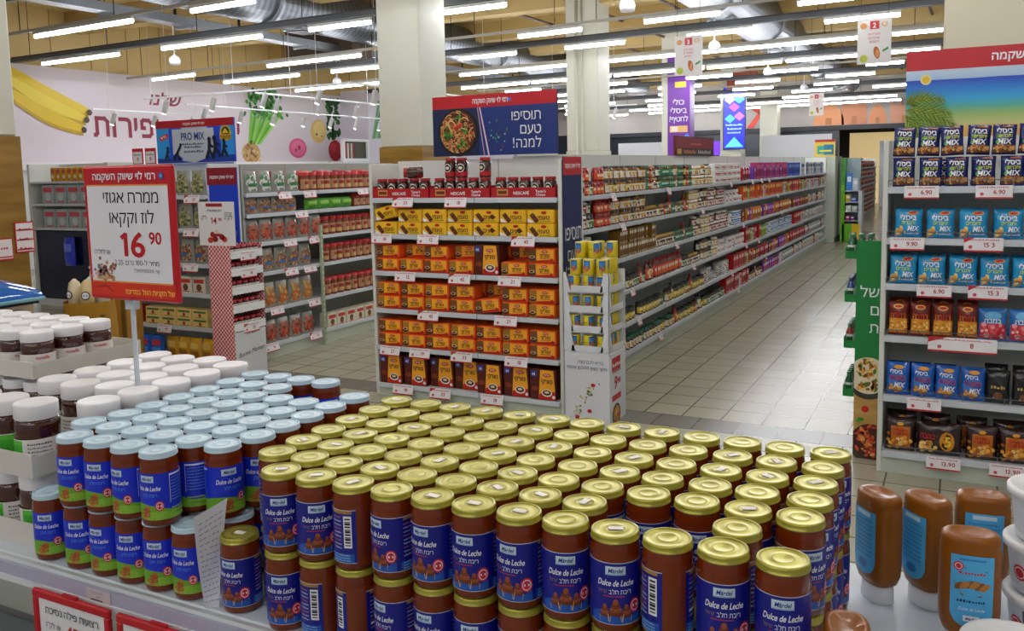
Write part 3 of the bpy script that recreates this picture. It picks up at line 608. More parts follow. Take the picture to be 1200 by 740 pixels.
# ------------------------------------------------------------------ price sign on a clear pole
t = thing('price_sign', 'red framed A4 price sign reading 16.90 on a clear pole among the spread jars', 'price sign', (-1.660, 1.357, SZ), 0)
CL = M('c9d3dc', .15, alpha=.75)
m = MB(); m.lathe([(.012, 0), (.012, .003), (.007, .005)], CL, 20); m.build('foot', t)
m = MB(); m.tube([(0, 0, .004), (0, 0, .50)], .0055, CL, 10); m.box(-.014, .014, -.008, .008, .455, .50, CL); m.build('pole', t)
fw, fh = .315, .355; SK = .9; SKZ = .845
def signcard():
    a = Art(); x0, x1, y0, y1 = -fw/2, fw/2, 0, fh
    a.rect(x0+.008, .010, x1-.008, .047, M('d8321a', .4), 1); a.rect(x0+.014, .05, x1-.016, fh-.05, M('e9e8ee', .5), 1); a.rect(x0+.014, fh-.053, x1-.016, fh-.049, M('e8a04a', .5), 2)
    a.rect(x0+.014, .047, x1-.016, .051, M('e8a04a', .5), 2)
    a.text('רמי לוי שיווק השקמה', -.008, fh-.036, .019, LW, 3, bold=True, wmax=.225); a.disc(.122, fh-.028, .009, M('2a5ab0', .4), 3); a.disc(.122, fh-.028, .005, M('7aa0d8', .4), 4)
    a.text('ממרח אגוזי', .012, .258, .034, INK, 3, wmax=.215); a.text('לוז וקקאו', .012, .205, .034, INK, 3, wmax=.17)
    a.text('16', .01, .118, .066, RED, 3, bold=True, sx=1.2); a.text('90', .09, .152, .032, RED, 3, bold=True); a.text('₪ יחידה', -.10, .122, .014, INKG, 3)
    a.text('מחיר ל-100 גרם: 2.25', .02, .095, .014, INKG, 3, wmax=.19); a.text('קוד: 7290111350313', .055, .077, .009, INKG, 3, wmax=.14)
    a.text('של הקניות הזול במדינה', .06, .018, .014, M('ffc24a', .4), 3, bold=True, wmax=.17); a.line([(-.13, .032), (-.09, .036), (-.07, .022)], .002, M('7a1020', .5), 3)
    q = random.Random(4)
    for i in range(60):
        dx, dy = q.gauss(0, .017), q.gauss(0, .012)
        a.disc(-.095+dx, .075+dy*.9, q.uniform(.003, .006), M(q.choice(('b4763e', '8a6a4a', 'c89468', 'a8485a', '7a8a9a', 'd0a888')), .5), 3+i % 3, n=8)
    a.poly([(-.125, .055), (-.066, .055), (-.072, .062), (-.12, .062)], M('c89a5a', .5), 6)
    return a
m = MB(); m.box(-fw/2, fw/2, -.006, .006, 0, fh, RED, .005); o = m.build('frame', t, (.03, -.014, .478)); o.scale = (SK, 1, SKZ)
m = MB(); signcard().emit(m, plane_fn((0, -.0062, 0), lo=.0003)); m.build('card', t, (.03, -.014, .478)).scale = (SK, 1, SKZ)

# ------------------------------------------------------------------ shelving units
def unit(label, x0, y0, L, depth, zs, top, rz=0., base_face=None, bay=None, wire=False, side=True, back=None, kick=None):
    t = thing('shelving_unit', label, 'shelving', (x0, y0, 0), rz); bk = back or OFFWHITE
    m = MB(); m.box(0, L, depth, depth+.03, 0, top, bk)
    if bay:
        x = bay
        while x < L-.1: m.box(x-.004, x+.004, depth-.004, depth, zs[-1], top, M('a8ada4', .5)); x += bay
    m.build('back_panel', t)
    if side:
        for x in (0, L):
            m = MB(); m.box(x-.03 if x == 0 else x, x if x == 0 else x+.03, .02, depth+.03, 0, top-.02, bk, .004); m.build('side_panel', t)
    m = MB(); m.box(0, L, .02, depth, 0, zs[-1]-.03, kick or GREENISH); m.build('plinth', t)
    for z in zs:
        m = MB(); m.box(0, L, 0, depth, z-.028, z, SHELF); p = m.build('shelf', t)
        m = MB(); m.box(0, L, -.008, -.0005, z-.036, z+.004, RAIL, .002)
        if bay:
            x = bay
            while x < L-.1: m.box(x-.003, x+.003, -.0085, 0, z-.036, z+.004, INKG); x += bay
        m.build('price_rail', p)
        if wire:
            m = MB(); m.tube([(0, -.004, z+.04), (L, -.004, z+.04)], .003, STEEL, 6); x = 0
            while x <= L+.01: m.tube([(x, -.004, z), (x, -.004, z+.04)], .0025, STEEL, 5); x += L/6
            m.build('wire_guard', p)
    c, s = math.cos(rz), math.sin(rz)
    t_at = lambda lx, ly: (x0+lx*c-ly*s, y0+lx*s+ly*c)
    return t, t_at
def tagcard(w, h, price, seed, promo=False):
    a = Art(); a.rect(-w/2, 0, w/2, h*.11, RED, 0); a.text(price, w*.14, h*.34, h*.34, M('b01828', .5), 1, bold=True)
    a.scribble(-w*.42, w*.42, h*.8, h*.12, M('c86a74', .5), 1, seed=seed); a.disc(-w*.33, h*.34, h*.13, M('d04a5a', .5), 1)
    if promo: a.poly([(-w/2, h*.62), (-w*.22, h), (-w/2, h)], RED, 1)
    m = MB(); m.box(-w/2, w/2, 0, .0012, 0, h, M('f0edf0', .5)); a.emit(m, plane_fn((0, 0, 0), lo=.0004)); return m.mesh('price_tag')
def put_tag(me, at, lx, z, rz, lab, grp, tilt=.25):
    o = bpy.data.objects.new('price_tag', me); C.objects.link(o); x, y = at(lx, -.036); o.location = (x, y, z); o.rotation_euler = Matrix.Rotation(rz, 3, 'Z').to_euler() if not tilt else (Matrix.Rotation(rz, 3, 'Z') @ Matrix.Rotation(-tilt, 3, 'X')).to_euler()
    return tag(o, lab, 'price tag', grp)

# -------- coffee end unit
CU = [1.69, 1.388, 1.075, .757, .436, .11]; CX0, CY0, CL_ = -4.41, 6.05, 1.71
cunit, cat_ = unit('white end shelving unit stocked with orange coffee packs', CX0, CY0, CL_, .42, CU, 2.0, bay=1.0)
DK = M('5a1a10', .4); ORG = M('ffb226', .4, coat=.15); ORR = M('f9641a', .4, coat=.15); YEL = M('f8bc20', .4, coat=.15); REDP = M('c8220e', .4); CHOC = M('5c2a12', .5); CREAMC = M('f2dfb4', .5); BLUEP = M('3a4aa0', .5)
def pack_orange(v):
    w, d, h = .226, .16, .112; m = MB(); m.box(-w/2, w/2, 0, d, 0, h, ORR, .012); a = Art()
    a.rect(-w/2+.07, .008, w/2-.008, h-.008, ORG, 0); a.poly([(-w/2+.07, .008), (w/2-.008, .008), (w/2-.008, .03), (-w/2+.07, .02)], REDP, 1)
    a.rect(-w/2+.008, .008, -w/2+.07, h-.008, M('a87828', .4) if v else M('7a4a20', .4), 0); a.disc(-w/2+.036, .036, .028, DK, 1, ry=.02); a.disc(-w/2+.036, .046, .024, CREAMC, 2, ry=.011); a.disc(-w/2+.036, .046, .018, CHOC, 3, ry=.008)
    a.disc(.03, h-.024, .026, REDP, 2, ry=.011); a.text('עלית', .03, h-.029, .011, LW, 3, bold=True); a.text('טורקי', .03, .048, .026, INK, 2, bold=True, wmax=.085); a.scribble(-.01, .075, .036, .006, DK, 2, seed=v); a.disc(.088, .026, .012, RED, 2)
    a.emit(m, plane_fn((0, 0, 0), lo=.0015)); return tag(m.build('coffee_pack'), 'x', 'coffee pack')
def pack_yellow(v):
    w, d, h = .23, .16, .105; m = MB(); m.box(-w/2, w/2, 0, d, 0, h, YEL, .01); a = Art(); a.rect(-w/2+.006, .006, w/2-.006, h-.006, M('f8c424', .35), 0)
    for k in range(4): a.poly([(-.095+.012*k, .062-.014*k), (-.065+.012*k, .082-.014*k), (-.045+.012*k, .064-.014*k), (-.075+.012*k, .044-.014*k)], CHOC if k % 2 else M('7a3a18', .4), 1+k % 2)
    if v: a.poly([(.03, .05), (.06, .07), (.09, .045), (.06, .025)], CHOC, 1)
    a.text('טעמי' if not v else 'טעים', .03, .03, .034, DK, 2, bold=True, wmax=.1); a.disc(.03, .082, .024, RED, 2, ry=.011); a.scribble(-.0, .09, .014, .008, M('4a8a2a', .5), 2, seed=v); a.poly([(-w/2+.006, .006), (-w/2+.07, .006), (-w/2+.006, .04)], LW, 1)
    a.emit(m, plane_fn((0, 0, 0), lo=.0015)); return tag(m.build('coffee_pack'), 'x', 'biscuit pack')
def pack_big():
    w, d, h = .225, .16, .245; t = thing('coffee_carton', 'x', 'coffee pack'); m = MB(); m.box(-w/2, w/2, 0, d, 0, h, DK, .006); a = Art()
    a.poly([(-w/2+.075, .006), (w/2-.004, .006), (w/2-.022, h-.006), (-w/2+.092, h-.006)], ORG, 0); a.poly([(-w/2+.075, .006), (w/2-.004, .006), (w/2-.008, .075), (-w/2+.082, .05)], REDP, 1)
    a.rect(-w/2+.01, h-.06, -w/2+.06, h-.015, BLUEP, 1); a.text('43', -w/2+.035, h-.05, .02, LW, 2, bold=True); a.disc(-w/2+.045, .09, .03, M('8a3a14', .4), 1, ry=.02)
    a.disc(.035, .06, .045, LW, 2, ry=.03); a.disc(.035, .063, .036, CHOC, 3, ry=.022); a.disc(.035, .066, .02, CREAMC, 4, ry=.01); a.disc(.035, .2, .034, REDP, 2, ry=.014); a.text('עלית', .035, .194, .015, LW, 3, bold=True); a.text('טורקי', .035, .135, .036, INK, 2, bold=True, wmax=.095); a.disc(.092, .03, .013, LW, 2)
    a.emit(m, plane_fn((0, 0, 0), lo=.0015)); m.build('carton', t); return t
po = [pack_orange(0), pack_orange(1)]; py = [pack_yellow(0), pack_yellow(1)]; pb = pack_big()
G7 = [.015+.118+.2385*k for k in range(7)]
for k, lx in enumerate(G7):
    for tier in (0, 1):
        ti = ('lower', 'upper')[tier]
        if not (tier and k == 0):
            x, y = cat_(lx, .012+.008*tier); put(py[1 if k in (5,) and not tier else (k % 5 == 4)*1], x, y, CU[1]+.0008+.1058*tier, rnd.uniform(-.02, .02), 'yellow chocolate-picture pack, %s of the %s tier, second shelf of coffee unit' % (nth(k+1), ti), 'yellow packs on the coffee unit')
        if k != 4 and not (tier and k == 5):
            x, y = cat_(lx, .012+(.1 if tier and k in (1, 3) else .01*tier)); put(po[k % 2], x, y, CU[2]+.0008+.1128*tier, rnd.uniform(-.02, .02), 'orange coffee pack, %s of the %s tier, third shelf of coffee unit' % (nth(k+1), ti), 'orange coffee packs')
        if not (tier and k == 4):
            x, y = cat_(lx, .012+.006*tier)
            if not (k == 4): put(po[(k+1) % 2], x, y, CU[3]+.0008+.1128*tier, rnd.uniform(-.02, .02), 'orange coffee pack, %s of the %s tier, fourth shelf of coffee unit' % (nth(k+1), ti), 'orange coffee packs')
        x, y = cat_(lx, .012+.006*tier); put(po[k % 2], x, y, CU[4]+.0008+.1128*tier, rnd.uniform(-.02, .02), 'orange coffee pack, %s of the %s tier, fifth shelf of coffee unit' % (nth(k+1), ti), 'orange coffee packs')
    x, y = cat_(lx, .012+(.05 if k in (2, 3) else .012*(k % 2))); put(pb, x, y, CU[5]+.0008, rnd.uniform(-.015, .015), 'tall dark and orange coffee carton, %s from the left on the bottom coffee shelf' % nth(k+1), 'tall coffee cartons')
x, y = cat_(G7[4], .012); put(pb, x, y, CU[2]+.0008, 0, 'tall dark and orange coffee carton alone on the third shelf of coffee unit', 'tall coffee cartons')
x, y = cat_(G7[4], .014); o = dup(po[0], (x, y, CU[3]+.016), 0, 'orange coffee pack leaning askew on the fourth shelf of coffee unit', 'orange coffee packs', (), (.0, -.12, .0))
x, y = cat_(G7[0]-.002, .03); o = dup(py[0], (x, y, CU[1]+.131), 0, 'yellow chocolate-picture pack lying askew on the left of the second coffee shelf', 'yellow packs on the coffee unit', (), (0, -.2, -.08))
for li in (2, 3, 4):
    for k, lx in enumerate(G7):
        for tier in range(2):
            if li == 2 and k in (1, 3): continue
            x, y = cat_(lx, .215); put(po[(k+tier) % 2], x, y, CU[li]+.0008+.1128*tier, 0, 'orange coffee pack hidden behind the front packs of the %s coffee shelf' % nth(li+1), 'hidden packs of the %s coffee shelf' % nth(li+1))
# instant coffee jars in red shelf trays
def coffee_jar():
    t = thing('instant_coffee_jar', 'x', 'coffee jar'); r, h = .047, .158; m = MB(); m.lathe([(r*.9, 0), (r, .005), (r, .12), (r*.82, .132), (r*.82, .135)], M('3c170c', .12, coat=1.), 20); m.build('jar_body', t)
    m = MB(); m.lathe([(r*.88, .134), (r*.9, .136), (r*.9, h-.003), (r*.84, h), (.0001, h)], M('a41420', .35), 20); m.build('lid', t)
    a = Art(); a.rect(-.085, .012, .085, .05, M('b01420', .4), 0, 16); a.disc(0, .078, .033, LW, 1, n=20); a.disc(0, .078, .028, INK, 2, n=20); a.disc(0, .078, .017, CREAMC, 3, ry=.012)
    m = MB(); a.emit(m, cyl_fn(r, .0004)); m.build('label', t); return t
cj = coffee_jar()
for q in range(3):
    w = .55; lx = .012+q*.565; x, y = cat_(lx+w/2, .014)
    t = thing('coffee_jar_tray', 'red shelf tray of instant coffee jars, %s from the left on the top coffee shelf' % nth(q+1), 'tray', (x, y, CU[0]+.0008), 0, 'red coffee jar trays'); m = MB()
    RT = M('b4121c', .4); m.box(-w/2, w/2, 0, .003, 0, .08, RT); m.box(-w/2, -w/2+.003, .003, .24, 0, .1, RT); m.box(w/2-.003, w/2, .003, .24, 0, .1, RT); m.box(-w/2+.003, w/2-.003, .003, .24, 0, .003, RT)
    a = Art(); a.rect(-w*.40, .02, -w*.23, .066, M('c8a04a', .4), 1); a.rect(-w*.385, .03, -w*.245, .056, M('7a2a14', .4), 2); a.text('NESCAFÉ', -w*.02, .026, .024, LW, 1, bold=True, wmax=w*.26); a.text("Taster's", w*.28, .042, .02, LW, 1, bold=True, wmax=w*.24); a.text('Choice', w*.28, .016, .02, LW, 1, bold=True, wmax=w*.2)
    a.emit(m, plane_fn((0, 0, 0), lo=.001)); m.build('tray', t)
    for k in range(5):
        put(cj, x-w/2+.062+k*.1065, y+.058, CU[0]+.0045, rnd.uniform(-.3, .3), 'instant coffee jar, %s in the %s red tray of the coffee unit' % (nth(k+1), nth(q+1)), 'instant coffee jars')
for lx, lab in ((.74, 'instant coffee jar on top of the tray row, left of a pair'), (.845, 'instant coffee jar on top of the tray row, right of a pair'), (1.085, 'instant coffee jar standing alone on top of the tray row')):
    tq = [CX0+.012+q*.565+.062+k*.1065 for q in range(3) for k in range(5)]; x, y = cat_(lx, .072); x = min(tq, key=lambda v: abs(v-x)); put(cj, x, y, CU[0]+.1632, rnd.uniform(-.3, .3), lab, 'instant coffee jars')
x, y = cat_(.46, .1); dup(cj, (x, y, CU[0]+.163+.048), 0, 'instant coffee jar lying on its side on the tray row', 'instant coffee jars', (), (PI/2, .6, -.9))
tg = [tagcard(.2, .085, p, i, i % 3 == 0) for i, p in enumerate(('33', '18', '12', '45', '21', '19'))]
for li, fr in enumerate(((.195, .49), (.066, .332, .837), (.195, .5, .765), (.32, .74), (.09, .265, .5, .79), (.16, .375, .66))):
    for k, f in enumerate(fr): put_tag(tg[(li+k) % 6], cat_, f*CL_, CU[li]-.076, 0, 'white price tag hanging below the %s coffee shelf, %s from the left' % (nth(li+1), nth(k+1)), 'coffee shelf price tags')

# navy sign on the side, and the noodle banner on top
HDR = 'רמי לוי שיווק השקמה'
a = Art(); w, h = .36, 1.0; a.rect(-w/2, h-.14, w/2, h, RED, 0); a.text(HDR, 0, h-.085, .035, LW, 1, bold=True, wmax=.30)
for s_, z in (('תוסיפו', .36), ('טעם', .2), ('למנה!', .05)): a.text(s_, 0, z, .12 if s_ != 'טעם' else .1, LW, 1, wmax=.32)
tag(board('side_sign', a, w, h, .006, NAVY, .002, None, (CX0+CL_+.040, CY0+.215, 1.0), PI/2), 'narrow navy sign with white Hebrew words on the side of the coffee unit', 'sign')
a = Art(); w, h = 1.19, .50; NV2 = M('0a1034', .4)
a.rect(-w/2, 0, w/2, h-.105, M('16307a', .4), 0); a.rect(-w/2, h-.105, w/2, h, RED, 0); a.text(HDR, -.02, h-.072, .042, LW, 1, bold=True, wmax=.34); a.disc(.165, h-.055, .016, M('4a6ac8', .4), 1)
a.rect(-w/2, 0, -.13, h-.105, M('10204e', .4), 1); a.disc(-.335, .195, .205, M('07090f', .4), 2, ry=.20, n=32); a.disc(-.335, .2, .175, M('5a1f10', .4), 3, n=32)
q = random.Random(11)
for i in range(170):
    ang = q.uniform(0, 2*PI); r = .165*math.sqrt(q.random()); cx, cy = -.335+r*math.cos(ang), .2+r*math.sin(ang); th = q.uniform(0, PI); R0 = q.uniform(.03, .07)
    pts = [(cx+R0*(math.cos(th+t_)-math.cos(th)), cy+R0*(math.sin(th+t_)-math.sin(th))) for t_ in (0, .5, 1., 1.5)]
    pts = [(-.335+(px+.335)*min(1, .172/max(.001, math.hypot(px+.335, pyy-.2))), .2+(pyy-.2)*min(1, .172/max(.001, math.hypot(px+.335, pyy-.2)))) for px, pyy in pts]
    a.line(pts, .009, M(q.choice(('e0a860', 'd08a40', 'f0cc90', 'c86a28', 'b04a1c', 'e8b870')), .5), 4+i % 4)
for i in range(46):
    cx, cy = q.choice(((-.44, .16), (-.43, .2), (-.29, .1), (-.33, .09), (-.26, .22), (-.31, .31)))
    a.disc(cx+q.gauss(0, .02), cy+q.gauss(0, .018), q.uniform(.008, .02), M(q.choice(('2a7a1e', '3f9a2a', '1f5a18', '5aa83a')), .5), 9+i % 3, ry=q.uniform(.006, .012), rot=q.uniform(0, 3), n=8)
a.poly([(-.37, .24), (-.28, .275), (-.275, .255), (-.36, .215)], M('d8301a', .4), 12)
a.poly([(-.125, h-.105), (-.112, h-.105), (-.03, 0), (-.045, 0)], M('e8c8d8', .4), 2); a.poly([(-.145, h-.105), (-.137, h-.105), (-.075, 0), (-.085, 0)], M('c8a8c0', .4), 2)
for i in range(26): a.disc(q.gauss(.06, .05), q.gauss(.16, .07), q.uniform(.004, .011), M(q.choice(('2f7a6a', '7fb0b8', '3a8a4a', 'a8c8d0', '6a3a4a')), .5), 2, n=7)
for s_, z, wm in (('תוסיפו', .275, .27), ('טעם', .165, .19), ('למנה!', .055, .26)): a.text(s_, .455, z, .085, LW, 3, al='r', wmax=wm)
tag(board('promotion_banner', a, w, h, .02, NAVY, .002, None, (-3.42, 6.40, 2.0305), -.06), 'navy and red banner with a noodle bowl standing on the coffee unit', 'banner')

# -------- snack unit on the right
SU = [1.76, 1.455, 1.178, .86, .49, .14]; SX0 = -.375
sunit, sat = unit('white snack shelving unit filled with crisp bags', SX0, 5.70, 1.3, .5, SU, 2.06, bay=1.0, wire=True)
def bag(w, h, t, base, deco, name='snack_bag', top=None, crinkle=.004, seed=0):
    q = random.Random(seed); ph = [q.uniform(0, 6) for _ in range(4)]
    def dep(x, y):
        u = min(1, abs(2*x/w)); v = min(1, max(0, y/h)); e = max(0, 1-abs(2*v-1)**5) if .05 < v < .95 else 0
        return t*.5*((1-u**3)**.6)*(e**.7)+crinkle*math.sin(x*70+ph[0]+y*22)*math.sin(y*55+ph[1])*(1 if .06 < v < .94 else .3)
    m = MB(); nx, ny = 12, 14
    def wd(y): v = y/h; return w*(1-.05*math.sin(PI*v))
    m.grid(lambda u, v: ((u-.5)*wd(v*h), -dep((u-.5)*w, v*h)-.001, v*h), nx, ny, base); m.grid(lambda u, v: ((u-.5)*wd(v*h), dep((u-.5)*w, v*h)+.001, v*h), nx, ny, base)
    a = Art(); deco(a, w, h)
    cl = lambda x: max(-.46*w, min(.46*w, x))
    a.emit(m, lambda x, y, l: (cl(x)*wd(y)/w, -dep(cl(x), y)-.0025-.0008*l, y))
    return tag(m.build(name), 'x', 'snack bag')
def sub(a, x0, y0, x1, y1, mat, l): a.rect(x0, y0, x1, y1, mat, l, 8, 8)
NUTS = ['c8843a', '8a4a1e', 'e0a858', 'a85a24', '6a3414', 'd8b070']
def d_navy(a, w, h):
    q = random.Random(5); sub(a, -w*.46, h*.06, w*.46, h*.30, M('6a3a1c', .5), 0)
    for i in range(46): a.disc(q.uniform(-.44, .44)*w, q.uniform(.08, .30)*h, q.uniform(.006, .011), M(q.choice(NUTS), .5), 1+i % 3, n=7, ry=q.uniform(.005, .009), rot=q.uniform(0, 3))
    a.text('ביסלי', 0, h*.70, h*.17, LW, 4, bold=True, wmax=w*.66); a.text('וחברים', w*.05, h*.56, h*.11, M('d8e03a', .4), 5, bold=True, wmax=w*.55); a.disc(-w*.2, h*.6, w*.13, M('3a9a3a', .4), 3, ry=h*.06); a.text('MIX', .0, h*.34, h*.18, LW, 5, bold=True, wmax=w*.62, shear=.15)
    sub(a, -w*.1, h*.90, w*.35, h*.95, M('b06a3a', .5), 2); a.disc(-w*.28, h*.40, w*.09, M('4aa83a', .5), 4)
def d_sky(a, w, h):
    q = random.Random(6); a.disc(w*.16, h*.88, w*.20, M('e8a02a', .4), 2, ry=h*.07, rot=.1); a.disc(w*.16, h*.88, w*.15, RED, 3, ry=h*.04, rot=.1)
    for i in range(30): a.disc(-w*.34+q.gauss(0, .1)*w, h*.2+q.gauss(0, .07)*h, q.uniform(.006, .014), M(q.choice(('e8b040', 'f0d080', 'c87a2a', 'f4e0a0', 'd89030')), .5), 1+i % 3, n=8, ry=q.uniform(.005, .01), rot=q.uniform(0, 3))
    a.text('ביסלי', 0, h*.62, h*.19, LW, 4, bold=True, wmax=w*.6); a.text('וחברים', .0, h*.47, h*.13, M('c8e84a', .4), 4, bold=True, wmax=w*.52); a.text('MIX', w*.18, h*.24, h*.18, LW, 4, bold=True, shear=.2, wmax=w*.4); a.scribble(-w*.05, w*.4, h*.12, h*.05, LW, 3, seed=4)
def d_bamba(a, w, h):
    q = random.Random(8); sub(a, -w*.46, h*.08, w*.46, h*.5, M('e89a1a', .4), 0)
    for i in range(34): a.disc(q.uniform(-.4, .4)*w, q.uniform(.1, .42)*h, q.uniform(.007, .013), M(q.choice(('f0b84a', 'e89a24', 'f8d080', 'c8741a')), .5), 1+i % 3, n=9, ry=q.uniform(.005, .008), rot=q.uniform(0, 3))
    a.disc(0, h*.86, w*.25, M('f0b02a', .4), 2, ry=h*.07); a.disc(0, h*.86, w*.18, RED, 3, ry=h*.04); a.text('במבה', 0, h*.5, h*.2, M('f4d83a', .4), 5, bold=True, wmax=w*.75); a.text('במבה', 0, h*.51, h*.19, RED, 6, bold=True, wmax=w*.71)
def d_bambablue(a, w, h):
    q = random.Random(9); a.disc(0, h*.45, w*.4, M('1f7ad0', .4), 0, ry=h*.3)
    for i in range(20): a.disc(q.gauss(-.1, .16)*w, h*.2+q.gauss(0, .05)*h, q.uniform(.006, .012), M(q.choice(('e8b040', 'c87a2a', 'a85a24')), .5), 2+i % 2, n=8)
    a.disc(w*.05, h*.86, w*.22, M('e8a02a', .4), 2, ry=h*.06); a.text('ביסלי', -w*.05, h*.66, h*.13, LW, 4, bold=True, wmax=w*.55); a.text('במבה', .0, h*.46, h*.16, RED, 5, bold=True, wmax=w*.7); a.text('MIX', w*.08, h*.24, h*.16, LW, 5, bold=True, wmax=w*.45, shear=.2)
def d_pink(a, w, h):
    q = random.Random(10); sub(a, -w*.46, h*.06, w*.46, h*.52, M('d0243a', .4), 0); a.disc(0, h*.78, w*.3, M('6ac0f0', .4), 2, ry=h*.12)
    for i in range(26): a.disc(q.uniform(-.4, .4)*w, q.uniform(.1, .5)*h, q.uniform(.008, .016), M(q.choice(('f0a0a8', 'e85a5a', 'f8d8d0', 'c81a2a')), .5), 1+i % 3, n=8)
    a.text('במבה', 0, h*.55, h*.15, LW, 5, bold=True, wmax=w*.6)
def d_brown(a, w, h):
    q = random.Random(12); sub(a, -w*.3, h*.1, w*.36, h*.75, M('c06a14', .4), 0)
    for i in range(30): a.disc(q.gauss(.05, .18)*w, h*.28+q.gauss(0, .1)*h, q.uniform(.008, .014), M(q.choice(('f0b84a', 'e89a24', 'f8d080', 'a85a14')), .5), 1+i % 3, n=8)
    a.text('במבה', .02*w, h*.5, h*.2, RED, 5, bold=True, wmax=w*.5); a.disc(w*.02, h*.82, w*.12, M('e8a02a', .4), 3, ry=h*.05)
def d_five(a, w, h):
    q = random.Random(13); a.text('במבה', -w*.26, h*.5, h*.18, RED, 5, bold=True, wmax=w*.34); a.disc(w*.18, h*.45, w*.17, M('d88a1a', .4), 1, ry=h*.3); a.text('5', w*.2, h*.3, h*.32, M('f4d83a', .4), 4, bold=True)
    for i in range(30): a.disc(q.gauss(-.26, .1)*w, h*.26+q.gauss(0, .08)*h, q.uniform(.008, .014), M(q.choice(('f0b84a', 'e89a24', 'f8d080', 'a85a14')), .5), 1+i % 3, n=8)
def d_black(a, w, h): a.scribble(-w*.3, w*.3, h*.45, h*.1, M('c8a860', .4), 2, seed=3); a.disc(0, h*.25, w*.2, M('7a4a24', .5), 1, ry=h*.1); a.line([(-w*.2, h*.15), (w*.3, h*.9)], .006, M('c8c8d0', .3), 2)
FOILN = M('141f66', .25, coat=.6); FOILS = M('1f9ad2', .25, coat=.6); FOILB = M('1a62c0', .25, coat=.6); FOILO = M('8a2410', .3, coat=.6); FOILBR = M('2c1210', .25, coat=.6)
b_navy = bag(.122, .172, .05, FOILN, d_navy, seed=1); b_sky = bag(.150, .168, .055, FOILS, d_sky, seed=2); b_bam = bag(.113, .205, .055, M('7a1c14', .3, coat=.6), d_bamba, seed=3); b_blue = bag(.131, .20, .055, FOILB, d_bambablue, seed=4); b_pink = bag(.15, .19, .06, M('2a7ac8', .3, coat=.6), d_pink, seed=5); b_brown = bag(.17, .205, .065, FOILBR, d_brown, seed=6); b_five = bag(.25, .195, .07, FOILBR, d_five, seed=7); b_black = bag(.125, .195, .055, M('17181c', .25, coat=.6), d_black, seed=8)
PXM = .703/162
def snack(proto, px, z, lab, grp, ly=.05, tilt=-.06, roll=0.):
    lx = (px-1038)*PXM+.012
    x, y = sat(lx, ly); put(proto, x, y, z+.003+abs(roll)*.08, 0, lab, grp).rotation_euler = (tilt, roll, 0)
for k, px in enumerate((1054, 1087, 1119, 1151, 1184, 1216, 1248, 1281, 1313)): snack(b_navy, px, SU[0], 'navy snack mix bag in the front row, top snack shelf, %s from left' % nth(k+1), 'navy snack mix bags')
for k, px in enumerate((1053, 1083, 1113, 1143, 1173, 1203, 1234, 1266, 1298)): snack(b_navy, px, SU[0]+.176, 'navy snack mix bag on the front row, top snack shelf, %s from left' % nth(k+1), 'navy snack mix bags', .065+.012*(k % 2), -.1, rnd.uniform(-.06, .06))
for k, px in enumerate((1098, 1150)): snack(b_navy, px, SU[0]+.0, 'navy snack mix bag hidden behind the top shelf front row, %s from left' % nth(k+1), 'navy snack mix bags', .2)
for k, px in enumerate((1061, 1101, 1141, 1182, 1223, 1264, 1305)): snack(b_sky, px, SU[1], 'light blue snack mix bag, second snack shelf, %s from left' % nth(k+1), 'light blue snack mix bags', .05, -.06, rnd.uniform(-.02, .02))
for k, px in enumerate((1056, 1092, 1130, 1168, 1206, 1244, 1282)): snack(b_sky, px, SU[2], 'light blue snack mix bag, third snack shelf, %s from left' % nth(k+1), 'light blue snack mix bags', .05, -.06, rnd.uniform(-.02, .02))
for k, px in enumerate((1052, 1080, 1108, 1138)): snack(b_bam, px, SU[3], 'dark red peanut puff bag, fourth snack shelf, %s from left' % nth(k+1), 'peanut puff bags')
for k, px in enumerate((1168, 1204, 1240, 1276)): snack(b_pink, px, SU[3], 'blue and pink puff bag, fourth snack shelf, %s from left' % nth(k+1), 'pink puff bags')
for k, px in enumerate((1053, 1085, 1116, 1147)): snack(b_blue, px, SU[4], 'bright blue puff mix bag, fifth snack shelf, %s from left' % nth(k+1), 'blue puff mix bags')
for k, px in enumerate((1051, 1080, 1112)): snack(b_navy, px, SU[4]+.0, 'navy snack mix bag behind on the fifth snack shelf, %s from left' % nth(k+1), 'navy snack mix bags', .22)
for k, px in enumerate((1177, 1208, 1240, 1272)): snack(b_black, px, SU[4], 'black snack bag on the fifth snack shelf, %s from left' % nth(k+1), 'black snack bags')
snack(b_brown, 1058, SU[5], 'dark brown puff bag at the left end of the bottom snack shelf', 'dark brown puff bags'); snack(b_five, 1108, SU[5], 'wide dark bag with a yellow number 5 on the bottom snack shelf', None)
for k, px in enumerate((1160, 1200, 1242, 1284)): snack(b_brown, px, SU[5], 'dark brown puff bag right of the number 5 bag, %s from it' % nth(k+1), 'dark brown puff bags')
for li, (pr, pxs, nm) in enumerate(((b_sky, (1061, 1101, 1141, 1182), 'light blue snack mix bag'), (b_sky, (1056, 1092, 1130, 1168, 1206), 'light blue snack mix bag'), (b_bam, (1052, 1080, 1108, 1138), 'dark red peanut puff bag'), (b_black, (1176, 1210), 'black snack bag'), (b_brown, (1058, 1102, 1148, 1194), 'dark brown puff bag'))):
    for k, px in enumerate(pxs): snack(pr, px, SU[(1, 2, 3, 4, 5)[li]], '%s, back row of %s snack shelf, %s from left' % (nm, ('second', 'third', 'fourth', 'fifth', 'bottom')[li], nth(k+1)), 'back row bags of the %s snack shelf' % ('second', 'third', 'fourth', 'fifth', 'bottom')[li], .23)
ts = [tagcard(.185, .075, p, 30+i) for i, p in enumerate(('6.90', '9.90', '8', '13.90'))]; tw = tagcard(.36, .085, '8', 44, True); tp = tagcard(.2, .08, '15 3', 45, True)
